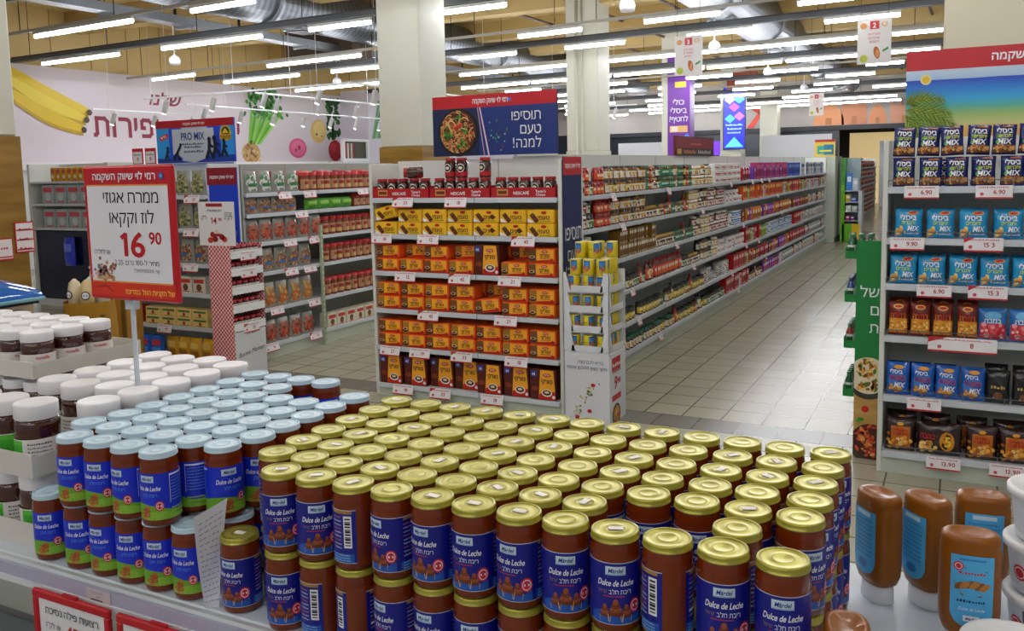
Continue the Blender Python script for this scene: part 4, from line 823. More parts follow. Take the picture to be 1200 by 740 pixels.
for li, l in enumerate((((1080, ts[0]), (1166, ts[0])), ((1064, ts[1]), (1156, tp)), ((1099, ts[0]), (1163, tp)), ((1135, tw),), ((1091, ts[2]),), ((1117, ts[3]), (1194, ts[3])))):
    for k, (px, me) in enumerate(l): put_tag(me, sat, (px-1038)*PXM, SU[li]-.066, 0, 'white and red price tag on the %s snack shelf edge, %s from the left' % (nth(li+1), nth(k+1)), 'snack shelf price tags', .12)
# beach banner
SEA = grad_mat('beach_print', [(0, 'd8a24a'), (.08, 'e2b45a'), (.13, 'd0d288'), (.30, '9cc070'), (.40, '58b8a4'), (.52, '38aee0'), (.70, '1f7fd8'), (.84, '1c3fc0'), (.845, 'a8c8e8'), (1, 'cfe2f2')], 2, .13, .525)
a = Art(); w, h = 1.30, .65; x0 = -w/2
sub(a, x0, 0, w/2, h-.125, SEA, 0); a.rect(x0, h-.125, w/2, h, RED, 1); a.text(HDR, .12, h-.085, .05, LW, 2, bold=True, wmax=.62); a.disc(x0+.115, h-.185, .032, M('f0e6a0', .4), 2, n=20); a.disc(x0+.115, h-.185, .022, M('f4c824', .4), 3, n=20)
PALM = [M('5f8a1c', .5), M('86ac2e', .5), M('3f6a18', .5), M('9ab83a', .5)]; q = random.Random(3)
for k, (ang, L) in enumerate(((1.2, .20), (.85, .26), (.55, .30), (.28, .31), (.02, .32), (-.25, .33), (-.5, .30), (-.8, .24), (1.0, .16), (-1.1, .2))):
    px, pz = x0-.035, .27+.01*(k % 3); pts = [(px+L*f*math.cos(ang), pz+L*f*math.sin(ang)-.11*f*f) for f in [i/22 for i in range(23)]]
    for i in range(2, 23):
        (xa, ya), (xb, yb) = pts[i-1], pts[i]; d = math.hypot(xb-xa, yb-ya); tx, ty = (xb-xa)/d, (yb-ya)/d; wl = .085*math.sin(PI*(.12+.86*i/23))+.012
        for sgn in (1, -1):
            ex = xb+wl*(.75*tx-sgn*ty*.62); ey = yb+wl*(.75*ty+sgn*tx*.62)-.012
            if min(xa, xb, ex) > x0: a.poly([(xa, ya), (xb, yb), (ex, ey)], PALM[(i+k+(sgn > 0)) % 4], 2+k % 5)
    for (xa, ya), (xb, yb) in zip(pts, pts[1:]):
        if min(xa, xb) > x0+.002: a.line([(xa, ya), (xb, yb)], .004, M('8a7a2a', .5), 7)
a.line([(.36, h-.21), (.42, h-.205)], .003, M('7a98b8', .4), 2)
tag(board('beach_banner', a, w, h, .012, M('a8c0c8', .5), .0015, None, (SX0+.055+w/2, 6.242, 1.96)), 'beach picture banner with sea, sun and palm standing on the snack unit', 'banner')
# ------------------------------------------------------------------ green pasta display beside the snack unit
GRN = M('16803a', .4); GRND = M('0f5a2a', .4)
t = thing('pasta_display', 'green cardboard pasta display with food photo standing beside the snack unit', 'display stand', (-.489, 5.93, 0), 0)
a = Art(); w, h = .15, 1.42; a.rect(-w/2, .0, w/2, .62, wood_mat('poster_wood', 'a8803a', 'd0aa62'), 0); a.rect(-w/2, .62, w/2, h, GRN, 0)
for s_, z in (('של', 1.06), ('ם', .945), ('ת', .83)): a.text(s_, w/2-.012, z, .07, LW, 1, al='r')
def platef(cx, cy, r, rim, cols, seed, n=90, clip=w/2):
    q = random.Random(seed)
    def cl(pts): return [(max(-clip, min(clip, x)), y) for x, y in pts]
    a.poly(cl([(cx+r*1.13*math.cos(k*PI/16), cy-.02+r*1.13*math.sin(k*PI/16)) for k in range(32)]), M('3a3a34', .4), 1); a.poly(cl([(cx+r*math.cos(k*PI/16), cy+r*math.sin(k*PI/16)) for k in range(32)]), rim, 2)
    for i in range(n):
        g = q.uniform(0, 2*PI); rr = r*.88*math.sqrt(q.random()); px, pyy = cx+rr*math.cos(g), cy+rr*math.sin(g)
        if abs(px) < clip-.018: a.disc(px, pyy, q.uniform(.012, .022), M(q.choice(cols), .5), 3+i % 4, ry=q.uniform(.006, .011), rot=q.uniform(0, 3), n=8)
platef(.01, .55, .12, M('e8dcc0', .5), ('e0a03a', 'c87a24', 'f0c060', '9a5a1c', '4a8a2a'), 1); platef(.03, .12, .115, M('4a1c18', .4), ('e07a3a', 'd85a24', 'f0a060', 'c83a1c'), 2)
a.disc(-.005, .33, .022, M('c81c20', .3), 3); a.disc(-.03, .26, .02, M('3a8a2a', .5), 3, ry=.012); a.disc(-.045, .25, .014, M('4f9f35', .5), 4)
m = MB(); m.box(-w/2, w/2, 0, .012, 0, h, GRN); m.box(w/2, w/2+.004, -.002, .34, 0, h, M('f2f2ee', .5)); a.emit(m, plane_fn((0, 0, 0), lo=.001)); m.build('poster_panel', t)
for k, z in enumerate((.40, .72, 1.02, 1.30)):
    m = MB(); m.box(-w/2-.07, w/2-.01, .015, .33, z, z+.012, GRN); m.box(-w/2-.07, -w/2-.064, .015, .33, z+.012, z+.075, GRN); m.box(-w/2-.064, w/2-.01, .015, .021, z+.012, z+.05, GRN); m.build('shelf_tray', t)
def gbottle(c, capc):
    t = thing('sauce_jar', 'x', 'jar'); m = MB(); m.lathe([(.022, 0), (.026, .004), (.026, .085), (.014, .115), (.0135, .125)], c, 14); m.lathe([(.0155, .12), (.0155, .142), (.0001, .142)], capc, 14); a = Art(); a.rect(-.03, .02, .03, .075, M('d8e0d8', .4), 0, 8); a.rect(-.02, .035, .02, .06, GRND, 1, 6); a.emit(m, cyl_fn(.026, .0004)); m.build('jar_body', t); return t
gb = [gbottle(M('1c5a30', .15, coat=1.), GRND), gbottle(M('234a8a', .2, coat=1.), M('1a2a4a', .4)), gbottle(M('8a2a1a', .2, coat=1.), GRND)]
for k, z in enumerate((.40, .72, 1.02, 1.30)):
    for i in range(3 if k == 3 else 1):
        for j in range(3 if k == 3 else 5):
            x = -.489-.075-.036+i*.056; y = 5.985+j*.062
            put(gb[(0, 2, 1, 0)[k] if not (k < 2 and j % 2) else 0], x, y, z+.0125, 0, 'sauce jar on the %s tray of the green pasta display, %s' % (('lowest', 'second', 'third', 'top')[k], 'row %d place %d' % (j+1, i+1) if k == 3 else '%s from the front' % nth(j+1)), 'sauce jars of the pasta display')

# ------------------------------------------------------------------ cardboard stand of tuna cans
t = thing('can_display', 'white cardboard stand holding yellow cans beside the coffee unit', 'display stand', (-2.43, 5.95, 0)); CB = M('dfe3ea', .6)
a = Art(); w, d = .36, .35; a.text('בריא לכם טונה', .03, .46, .026, M('3a4a6a', .5), 1, wmax=.22); a.text('מקור מצוין לחלבון איכותי', .0, .415, .026, M('3a4a6a', .5), 1, wmax=.32)
q = random.Random(2)
for i in range(60):
    f = q.random(); a.disc(-.11+.17*f+q.gauss(0, .018), .02+.30*f+q.gauss(0, .018), q.uniform(.003, .009), M(q.choice(('e8c86a', 'd8b04a', '7aa83a', 'f0e0b0', 'b8902a', '5a8a3a')), .5), 1, n=7)
for cx, cy in ((.05, .30), (-.08, .045), (.02, .10)): a.disc(cx, cy, .018, M('c8202a', .4), 2, ry=.015)
m = MB(); m.box(-w/2, w/2, 0, d, 0, .54, CB, .003); a.emit(m, plane_fn((0, 0, 0), lo=.001))
a = Art(); a.rect(.05, .40, .23, .50, RED, 0); a.scribble(.06, .22, .43, .03, LW, 1, seed=1); a.text('9', .13, .26, .10, RED, 1, bold=True); a.text('90', .2, .29, .045, RED, 1, bold=True); a.scribble(.06, .24, .385, .02, M('c06a70', .5), 1, seed=2); a.rect(.05, .17, .24, .215, RED, 0); a.disc(.14, .06, .085, M('2a2422', .4), 1, n=20); a.disc(.14, .06, .066, M('c8a050', .4), 2, n=20)
for i in range(18): a.disc(.14+q.gauss(0, .028), .06+q.gauss(0, .028), .014, M(q.choice(('d8302a', 'e8a03a', '5a9a3a', 'f0d090')), .5), 3+i % 3, n=8)
a.emit(m, plane_fn((w/2, 0, 0), (0, 1, 0), (0, 0, 1), .001)); m.build('base_box', t)
TZ = [.55, .70, .85, 1.0]
for k, z in enumerate(TZ):
    m = MB(); m.box(-w/2+.004, w/2-.004, .004, d-.004, z-.008, z, CB); m.box(-w/2+.06, w/2-.05, 0, .005, z, z+.045, CB); m.box(w/2-.005, w/2, .05, d-.05, z, z+.045, CB)
    m.add([(-w/2, 0, z), (-w/2+.09-.012*k, 0, z), (-w/2+.055-.012*k, 0, z+.142), (-w/2, 0, z+.142), (-w/2, .004, z), (-w/2+.09-.012*k, .004, z), (-w/2+.055-.012*k, .004, z+.142), (-w/2, .004, z+.142)], [(0, 1, 2, 3), (4, 5, 6, 7), (0, 1, 5, 4), (1, 2, 6, 5), (2, 3, 7, 6), (3, 0, 4, 7)], CB)
    m.add([(w/2, 0, z), (w/2-.07, 0, z), (w/2-.04, 0, z+.142), (w/2, 0, z+.142), (w/2, .004, z), (w/2-.07, .004, z), (w/2-.04, .004, z+.142), (w/2, .004, z+.142)], [(0, 1, 2, 3), (4, 5, 6, 7), (0, 1, 5, 4), (1, 2, 6, 5), (2, 3, 7, 6), (3, 0, 4, 7)], CB)
    m.add([(w/2, 0, z), (w/2, .07, z), (w/2, .03, z+.142), (w/2, 0, z+.142), (w/2-.004, 0, z), (w/2-.004, .07, z), (w/2-.004, .03, z+.142), (w/2-.004, 0, z+.142)], [(0, 1, 2, 3), (4, 5, 6, 7), (0, 1, 5, 4), (1, 2, 6, 5), (2, 3, 7, 6), (3, 0, 4, 7)], CB)
    m.box(-w/2, w/2, d-.004, d, z, z+.142, CB); m.build('tray', t)
def can():
    t = thing('tuna_can', 'x', 'can'); m = MB(); r, h = .0435, .118; m.lathe([(r*.95, 0), (r, .003), (r, h-.004), (r*.96, h), (r*.9, h), (r*.88, h-.003), (.0001, h-.003)], M('e6cf1c', .35, coat=.4), 20, mats=[STEEL, M('e6cf1c', .35, coat=.4), M('e6cf1c', .35, coat=.4), M('e8e0a0', .3), M('e8e0a0', .3), M('ece6c0', .35)]); m.build('can_body', t)
    a = Art(); a.rect(-.02, .045, .03, .11, M('1f5fae', .4), 0, 8); a.rect(-.015, .07, .026, .1, M('3a8ad0', .4), 1, 8); a.disc(.006, .05, .02, M('c8742a', .4), 2, ry=.02); a.disc(-.01, .03, .014, M('e0a050', .4), 2); a.scribble(-.07, -.03, .06, .012, M('b08a10', .4), 0, seed=1)
    m = MB(); a.emit(m, cyl_fn(r, .0004)); m.build('label', t); return t
cn = can()
for k, z in enumerate(TZ+[1.1295, 1.259]):
    for i in range(3):
        for j in range(3):
            if k == 5 and (j == 0 or (i == 2 and j == 1)): continue
            if k < 4 and j and i < 2: continue
            x = -2.43-.118+.113*i if k < 4 else -2.43-.105+.105*i; y = 5.95+.063+.105*j
            zz = z+.0008 if k < 4 else 1.0+.0012+.1185*(k-3)
            put(cn, x, y, zz, rnd.uniform(-.5, .9), 'yellow can in the %s layer of the cardboard stand, row %s, %s from the left' % (('lowest', 'second', 'third', 'fourth', 'fifth', 'top')[k], ('one', 'two', 'three')[j], nth(i+1)), 'yellow tuna cans')

# ------------------------------------------------------------------ the long aisle rack
RU = [1.67, 1.383, 1.056, .735, .416, .13]; RY0 = 6.60
run, rat = unit('long white double-height aisle rack running away into the store', -2.8, RY0, 15.4, .5, RU, 2.04, PI/2, bay=1.25)
def jarp(name, r, h, glass, lidc, lab, lidh=.02, neck=.8, cat='jar'):
    m = MB(); m.lathe([(r*.92, 0), (r, .004), (r, h*.68), (r*neck, h-lidh-.004), (r*neck, h-lidh)], glass, 12); m.lathe([(r*neck*1.08, h-lidh), (r*neck*1.08, h-.002), (r*neck, h), (.0001, h)], lidc, 12)
    if lab:
        a = Art(); a.rect(-r*1.5, h*.12, r*1.5, h*.62, lab[0], 0, 10); a.rect(-r*.7, h*.34, r*.7, h*.52, lab[1], 1, 5); a.disc(0, h*.25, min(r*.45, h*.12), lab[2], 1, n=8); a.emit(m, cyl_fn(r, .0008))
    return tag(m.build(name), 'x', cat)
def boxp(name, w, d, h, c, c2, c3, cat='carton', ch=.003):
    m = MB(); m.box(-w/2, w/2, 0, d, 0, h, c, ch); a = Art(); a.rect(-w*.4, h*.62, w*.4, h*.86, c2, 0); a.disc(0, h*.36, min(w*.3, h*.22), c3, 0, n=12); a.rect(-w*.3, h*.08, w*.3, h*.14, c2, 0); a.emit(m, plane_fn((0, 0, 0), lo=.002)); return tag(m.build(name), 'x', cat)
def pouchp(name, w, h, t, c, c2, c3, cat='pouch'):
    m = MB(); dep = lambda u, v: t*.5*(max(0, 1-abs(2*u-1)**3)**.6)*(max(0, 1-abs(2*v*.95-.95)**4)**.7)+.0015
    m.grid(lambda u, v: ((u-.5)*w, -dep(u, v)+t*.5, v*h), 6, 6, c); m.grid(lambda u, v: ((u-.5)*w, dep(u, v)+t*.5, v*h), 6, 6, c)
    a = Art(); a.rect(-w*.36, h*.5, w*.36, h*.78, c2, 0, 4, 3); a.rect(-w*.34, h*.12, w*.34, h*.4, c3, 0, 4, 3); a.emit(m, lambda x, y, l: (x, -dep(x/w+.5, y/h)+t*.5-.002*(l+1), y)); return tag(m.build(name), 'x', cat)
def mc(c, r=.4, coat=0.): return M(c, r, coat=coat)
YL = (mc('e8c832'), mc('f0ead0'), mc('7a3a1c')); GW = (mc('e6e8d8'), mc('5a8a3a'), mc('3a6a2a')); RO = (mc('e8502a'), mc('f4e8d0'), mc('f0a030')); WY = (mc('f0ecdc'), mc('e0b830'), mc('c83a2a')); WR = (mc('f0ece8'), mc('c8283a'), mc('3a2a2a')); BW = (mc('e8e4da'), mc('3a2a2a'), mc('b08a3a')); TG = (mc('2f8a6a'), mc('d8e8d8'), mc('1a4a3a')); PK = (mc('f0d8dc'), mc('d84a6a'), mc('8a2a3a')); LBW = (mc('dfe8f0'), mc('4a8ac8'), mc('e0c030'))
DKL = mc('1c1a18'); WHL = mc('eceae6'); GLD = mc('b89a3a', .35); GRL = mc('1f6a4a'); BRG = mc('3a1a0c', .12, 1.); AMB = mc('8a5a14', .12, 1.); YLG = mc('c8a020', .15, .8); DKG = mc('14140e', .12, 1.); OLV = mc('5a5a1c', .15, .8); CLR = mc('b8b4ac', .2, .5); REDG = mc('8a1a10', .15, .8)
P = {
 'jw': (jarp('sauce_jar', .041, .125, BRG, DKL, GW), .086, 'dark green-labelled sauce jar'), 'jy': (jarp('sauce_jar', .041, .125, DKG, DKL, YL), .086, 'dark yellow-labelled sauce jar'), 'jr': (jarp('sauce_jar', .041, .12, REDG, mc('b01c20'), RO), .086, 'red orange-labelled sauce jar'),
 'jc': (jarp('sauce_jar', .041, .125, AMB, DKL, WY), .086, 'dark-lidded yellow-labelled jar'), 'gj': (jarp('relish_jar', .04, .12, AMB, GLD, BW), .085, 'gold-lidded relish jar'), 'tg': (jarp('relish_jar', .04, .125, OLV, GRL, TG), .085, 'green-lidded relish jar'),
 'yw': (jarp('mustard_jar', .043, .115, YLG, WHL, WY, .022, .9), .092, 'white-lidded yellow mustard jar'), 'bw': (jarp('mayonnaise_jar', .043, .118, mc('7a4a3a'), WHL, WR, .022, .9), .092, 'white-lidded brown jar'), 'wt': (jarp('spread_tub', .05, .085, mc('eeeae8'), WHL, WR, .014, 1.), .111, 'white spread tub'),
 'ot': (jarp('olive_jar', .042, .13, OLV, DKL, YL), .088, 'yellow-labelled olive jar'), 'oj': (jarp('olive_jar', .042, .125, DKG, GRL, WY), .088, 'dark olive jar'), 'fl': (jarp('flat_tin', .052, .055, mc('b0a8c0'), mc('dfe2ea', .3), LBW, .012, 1.), .117, 'flat tin with pale lid'), 'cl': (jarp('clear_tub', .052, .09, CLR, mc('c8c8c8'), BW, .012, 1.), .117, 'clear grey tub'), 'bt': (jarp('spread_tub', .05, .095, mc('4a88c8'), WHL, LBW, .014, 1.), .111, 'blue and white tub'),
 'bo': (jarp('sauce_bottle', .03, .2, mc('7a2a12', .12, 1.), mc('a01818'), RO, .03, .45), .066, 'slim red-brown sauce bottle'), 'bg': (jarp('sauce_bottle', .033, .22, mc('e8e6e0'), mc('1f8a4a'), TG, .05, .5), .072, 'white squeeze bottle with green cap'), 'bk': (jarp('sauce_bottle', .03, .19, mc('1c1410', .12, 1.), DKL, WY, .03, .5), .066, 'dark slim sauce bottle'),
 'sc': (boxp('slim_carton', .05, .12, .13, mc('8a6418'), mc('f0ead8'), mc('6a2a1a')), .056, 'slim ochre and white carton'), 'mg': (boxp('tall_carton', .14, .1, .26, mc('b81a6a'), mc('e070b0'), mc('7a1a6a')), .155, 'tall magenta carton'), 'pu': (boxp('tall_carton', .14, .1, .2, mc('6a2a9a'), mc('e8c8f0'), mc('d83a8a')), .155, 'purple carton'), 'bl': (boxp('tall_carton', .13, .1, .25, mc('2a50c0'), mc('8ab0f0'), mc('1a2a7a')), .145, 'tall blue carton'), 'wb': (boxp('tall_carton', .14, .1, .25, mc('e6e8ea'), mc('2a2a30'), mc('8a8a90')), .155, 'tall white carton with black print'),
 'oc': (boxp('biscuit_carton', .16, .1, .2, mc('e8601c'), mc('f8d070'), mc('c02a1a')), .172, 'orange biscuit carton'), 'rc': (boxp('biscuit_carton', .15, .1, .21, mc('c81a22'), mc('f0d0c0'), mc('7a1016')), .162, 'red biscuit carton'), 'gc': (boxp('biscuit_carton', .15, .1, .18, mc('4ab02a'), mc('e8f0c0'), mc('e8c02a')), .162, 'bright green carton'), 'wc': (boxp('biscuit_carton', .15, .1, .19, mc('e4e0dc'), mc('c04a5a'), mc('a8a8b0')), .162, 'white carton with pink print'),
 'op': (pouchp('snack_pouch', .17, .19, .07, mc('e07a1c', .25, .5), mc('f8e0a0'), mc('7a3a1c')), .18, 'orange snack pouch'), 'bp': (pouchp('snack_pouch', .17, .19, .07, mc('5a2a1a', .25, .5), mc('e8b050'), mc('c84a1c')), .18, 'brown snack pouch'), 'rp': (pouchp('snack_pouch', .17, .19, .07, mc('b8142a', .25, .5), mc('f0a0b0'), mc('6a0a1a')), .18, 'red snack pouch'), 'pp': (pouchp('snack_pouch', .17, .19, .07, mc('7a2aa0', .25, .5), mc('d8a0e8'), mc('d83a6a')), .18, 'purple snack pouch'), 'sp': (pouchp('snack_pouch', .18, .18, .07, mc('c8ccd0', .25, .5), mc('f0f0f2'), mc('8a8a92')), .19, 'silver snack pouch'), 'wp': (pouchp('snack_pouch', .18, .18, .07, mc('e6e6e2', .3, .4), mc('c0a88a'), mc('a8a0a0')), .19, 'white snack pouch'),
}
HT = {k: max(v.co.z for v in P[k][0].data.vertices) for k in P}
LAY = [  # per shelf: (world y from, to, code, tiers)
 [(6.7, 6.95, 'bg', 1), (6.95, 7.45, 'jr', 2), (7.45, 8.6, 'jc', 2), (8.6, 9.1, 'gj', 2), (9.1, 10.3, 'tg', 2), (10.3, 11.4, 'yw', 2), (11.4, 13.0, 'wt', 3), (13.0, 13.8, 'rp', 1), (13.8, 16.9, 'mg', 1), (16.9, 18.3, 'bl', 1), (18.3, 21.7, 'wb', 1)],
 [(6.7, 7.2, 'bw', 2), (7.2, 7.6, 'jr', 2), (7.6, 8.6, 'jc', 2), (8.6, 9.2, 'gj', 1), (9.2, 10.2, 'tg', 1), (10.2, 10.9, 'yw', 2), (10.9, 12.0, 'bw', 2), (12.0, 13.0, 'wt', 2), (13.0, 18.4, 'oc', 1), (18.4, 18.9, 'gc', 1), (18.9, 21.7, 'wc', 1)],
 [(6.75, 7.75, 'fl', 3), (7.75, 8.9, 'sc', 2), (8.9, 9.6, 'gj', 1), (9.6, 10.4, 'tg', 1), (10.4, 11.2, 'yw', 2), (11.2, 12.2, 'bw', 2), (12.2, 13.0, 'bt', 2), (13.0, 14.6, 'op', 1), (14.6, 15.6, 'pp', 1), (15.6, 17.4, 'op', 1), (17.4, 19.4, 'bp', 1), (19.4, 21.7, 'wp', 1)],
 [(6.75, 7.6, 'bw', 1), (7.6, 8.6, 'jw', 1), (8.6, 9.9, 'bo', 1), (9.9, 10.6, 'gj', 1), (10.6, 11.6, 'yw', 2), (11.6, 13.2, 'wt', 2), (13.2, 14.2, 'rc', 1), (14.2, 15.0, 'gc', 1), (15.0, 17.6, 'bt', 2), (17.6, 18.8, 'rc', 1), (18.8, 21.7, 'wp', 1)],
 [(6.75, 9.3, 'jy', 1), (9.3, 10.9, 'ot', 1), (10.9, 12.3, 'cl', 2), (12.3, 13.6, 'rc', 1), (13.6, 16.0, 'rp', 1), (16.0, 17.2, 'pp', 1), (17.2, 19.0, 'rp', 1), (19.0, 21.7, 'sp', 1)],
 [(6.75, 9.5, 'oj', 1), (9.5, 11.0, 'ot', 1), (11.0, 12.0, 'jw', 1), (12.0, 13.6, 'rc', 1), (13.6, 14.6, 'jc', 1), (14.6, 16.2, 'pp', 1), (16.2, 18.2, 'sp', 1), (18.2, 21.7, 'wp', 1)],
]
FAM = [('jw', 'jy', 'jr', 'jc', 'gj', 'tg', 'ot', 'oj', 'bk', 'bo'), ('yw', 'bw', 'gj', 'jc', 'jw'), ('wt', 'bt'), ('cl', 'wt', 'fl'), ('mg', 'pu', 'bl'), ('bl', 'wb'), ('oc', 'rc', 'gc', 'wc'), ('op', 'bp', 'rp', 'pp'), ('sp', 'wp', 'bp'), ('bo', 'bk')]; vr = random.Random(21)
SHN = ('top', 'second', 'third', 'fourth', 'fifth', 'bottom')
for li, lay in enumerate(LAY):
    idx = {}
    for ya, yb, k0, tiers in lay:
        n = int((yb-ya)/P[k0][1])
        for i in range(n):
            k = k0; pr, pitch, desc = P[k0]
            y = ya+pitch*(i+.5); lx = y-RY0
            if vr.random() < .34:
                alt = [c for f in FAM if k0 in f for c in f if P[c][1] <= pitch+.001 and HT[c]*tiers < .262]
                if alt: k = vr.choice(alt); pr, _, desc = P[k]
            idx[desc] = idx.get(desc, 0)+1; rr = pitch/2 if k in ('jw', 'jy', 'jr', 'jc', 'gj', 'tg', 'yw', 'bw', 'wt', 'ot', 'oj', 'fl', 'cl', 'bt', 'bo', 'bg', 'bk') else 0
            tt = tiers-(1 if tiers > 1 and vr.random() < .2 else 0)
            if vr.random() < .05: continue
            ly = .012+rr+rnd.uniform(0, .012); x, yy = rat(lx, ly); z = RU[li]+.0006
            for tr in range(tt):
                put(pr, x, yy, z, PI/2+(rnd.uniform(-.25, .25) if rr else 0), '%s, %s from the near end, %s rack shelf%s' % (desc, nth(idx[desc]), SHN[li], (', %s layer' % nth(tr+1)) if tiers > 1 else ''), 'goods on the %s shelf of the aisle rack' % SHN[li]); z += HT[k]+.0006
for k in P:
    if P[k][0].get('label') == 'x': bpy.data.objects.remove(P[k][0])
TAGM = tagcard(.12, .085, '9', 70)
for li, ys in enumerate(((7.5, 9.2, 12.1, 13.5, 14.2, 14.8), (7.75, 10.6, 15.6), (9.5, 12.9, 16.0), (8.0, 10.2, 13.1, 14.0), (8.2, 12.2, 14.6), (8.9, 12.6))):
    for k, y in enumerate(ys): put_tag(TAGM, rat, y-RY0, RU[li]-.07, PI/2, 'white price flag on the %s shelf of the aisle rack, %s from near end' % (SHN[li], nth(k+1)), 'price flags of the aisle rack', .35)
# things standing on top of the rack
t = thing('rack_top_sign', 'long dark red sign board standing on top of the aisle rack', 'sign', (-3.27, 12.1, 2.0405), PI/2)
a = Art(); a.rect(-.98, 0, .98, .24, M('8a1020', .4), 0); a.rect(-.98, 0, .98, .1, M('2a0c10', .4), 1); a.rect(-.92, .02, -.72, .09, M('d8a03a', .4), 2); a.scribble(-.6, .0, .03, .06, M('e08a4a', .4), 2, seed=1); a.scribble(.1, .8, .03, .055, M('c8c8d0', .4), 2, seed=2); a.scribble(-.3, .3, .15, .03, M('d86a6a', .4), 2, seed=3)
m = MB(); m.box(-1, 1, .002, .03, 0, .26, M('6a0c18', .4)); a.emit(m, plane_fn((0, 0, 0), lo=.001)); m.build('board', t)
# -------- end unit, poster totem and second rack beyond the long rack
m = MB(); m.box(-3.9, -2.62, 22.06, 22.14, 0.0, 2.05, M('c6cdbf', .5)); m.box(-2.7, -2.62, 22.14, 23.4, 0, 2.05, M('bcc4b6', .5)); m.box(-2.62, -2.6, 22.1, 23.4, 0, .12, M('4a4a48', .6)); tag(m.build('end_panel'), 'pale grey-green end panel closing the far end of the aisle rack', 'panel')
t = thing('endcap_display', 'green and yellow display unit beyond the far end of the aisle rack', 'display stand', (-2.29, 22.5, 0)); m = MB()
G2 = M('6fbf1e', .4); m.box(-.24, -.15, 0, .5, 0, 2.0, M('4aa03a', .4)); m.box(.16, .24, 0, .5, 0, 1.2, M('c8d0d4', .4)); m.box(-.15, .16, .4, .5, 0, 2.0, M('9ab0b8', .4)); m.box(-.2, .02, -.012, 0, 0, .42, G2); m.box(.02, .2, -.012, 0, 0, .42, M('f0c81c', .4)); m.box(-.24, -.15, -.012, 0, .0, 1.35, G2); m.build('frame', t)
for k, z in enumerate((.5, .72, .95, 1.22)):
    m = MB(); m.box(-.148, .158, .0, .398, z-.02, z, SHELF); m.build('shelf', t)
for k, (x, z, c, w, h) in enumerate(((-.08, .5, 'c01a6a', .1, .12), (.03, .5, '5a2a6a', .1, .11), (-.07, .72, 'dfe4da', .12, .14), (.07, .72, 'c8d8c8', .12, .13), (-.08, .95, 'd8b82a', .12, .17), (.05, .95, '3a6ad0', .14, .1), (-.06, 1.22, '3a8ae0', .14, .42), (.08, 1.22, 'c8d4dc', .13, .3))):
    m = MB(); m.box(-w/2, w/2, 0, .12, 0, h, M(c, .4), .01); a = Art(); a.rect(-w*.3, h*.5, w*.3, h*.8, LW, 0); a.emit(m, plane_fn((0, 0, 0), lo=.002)); o = tag(m.build('display_carton', None, (-2.29+x, 22.53, z+.0008)), '%s on shelf %d from below of the green and yellow display' % (('small magenta carton', 'small purple carton', 'small white carton', 'small pale green carton', 'yellow carton', 'low blue carton', 'tall blue carton', 'tall pale carton')[k], k//2+1), 'carton')
run2, r2at = unit('second white aisle rack farther back with red packages', -2.92, 23.6, 14, .5, [1.7, 1.4, 1.1, .78, .45, .13], 2.04, PI/2, bay=1.25)
pr2 = [pouchp('red_package', .3, .22, .1, mc(c, .35, .3), mc(d), mc(e)) for c, d, e in (('b01828', 'f0a0a0', 'e8c040'), ('8a1a2a', 'e8d0c0', '3a2a6a'), ('c8402a', 'f0d890', '7a1a1a'))]
for li, z in enumerate((1.7, 1.4, 1.1, .78, .45, .13)):
    for i in range(36):
        x, y = r2at(.35+.37*i, .02); put(pr2[(i*2+li+i//5) % 3], x, y, z+.0006, PI/2, '%s package on the %s shelf of the second rack, %s from near end' % (('red', 'dark red', 'orange-red')[(i*2+li+i//5) % 3], SHN[li], nth(i+1)), 'red packages on the second rack')

# ------------------------------------------------------------------ left end unit and left rack
EU = [1.72, 1.40, 1.06, .77, .436, .11]; EX0 = -8.05
eunit, eat = unit('white end shelving unit behind the red price sign at the left', EX0, 6.10, 1.70, .38, EU, 2.04)
def clearbag(w, h, t, cols, seed, lab=None):
    q = random.Random(seed); m = MB(); dep = lambda u, v: t*.5*(max(0, 1-abs(2*u-1)**3)**.6)*(max(0, 1-abs(1.5*v-.5)**3)**.6 if v < 1 else 0)+.0015
    FO = M('94958e', .2, coat=.6); m.grid(lambda u, v: ((u-.5)*w*(1-.12*v), -dep(u, v)+t*.5, v*h), 7, 7, FO); m.grid(lambda u, v: ((u-.5)*w*(1-.12*v), dep(u, v)+t*.5, v*h), 7, 7, FO); a = Art()
    for i in range(70): a.disc(q.uniform(-.40, .40)*w*(1 if i < 50 else .8), (q.uniform(.14, .55) if i < 50 else q.uniform(.5, .82))*h, q.uniform(.010, .019), M(q.choice(cols), .5), i % 4, n=7, ry=q.uniform(.008, .014), rot=q.uniform(0, 3))
    if lab: a.rect(-w*.28, h*.3, w*.2, h*.44, M(lab, .4), 5, 3, 2)
    a.emit(m, lambda x, y, l: (x, -dep(max(0, min(1, x/w+.5)), y/h)+t*.5-.0015*(l+1), y)); return tag(m.build('clear_pouch'), 'x', 'pouch')
NUTC = ('8a4a24', 'b0703a', '6a3418', 'c8a070'); REDC = ('b82a1a', '8a1a14', 'd85a3a', 'c07040'); GRNC = ('6a7a3a', 'a8a060', '4a5a24', 'c8b880')
cb_ = {'n': clearbag(.19, .172, .07, NUTC, 1, '3a6ab0'), 'r': clearbag(.19, .235, .07, REDC, 2), 'm': clearbag(.19, .235, .07, NUTC, 6, '3a6ab0'), 'g': clearbag(.19, .24, .07, GRNC, 3), 'w': clearbag(.2, .22, .08, ('e8e8e4', 'd8dcd8', '3f8a3a'), 4, '2f7a3a'), 'o': clearbag(.19, .26, .07, ('e07a2a', 'd0a040', 'c85a1a', 'e8c060'), 5)}
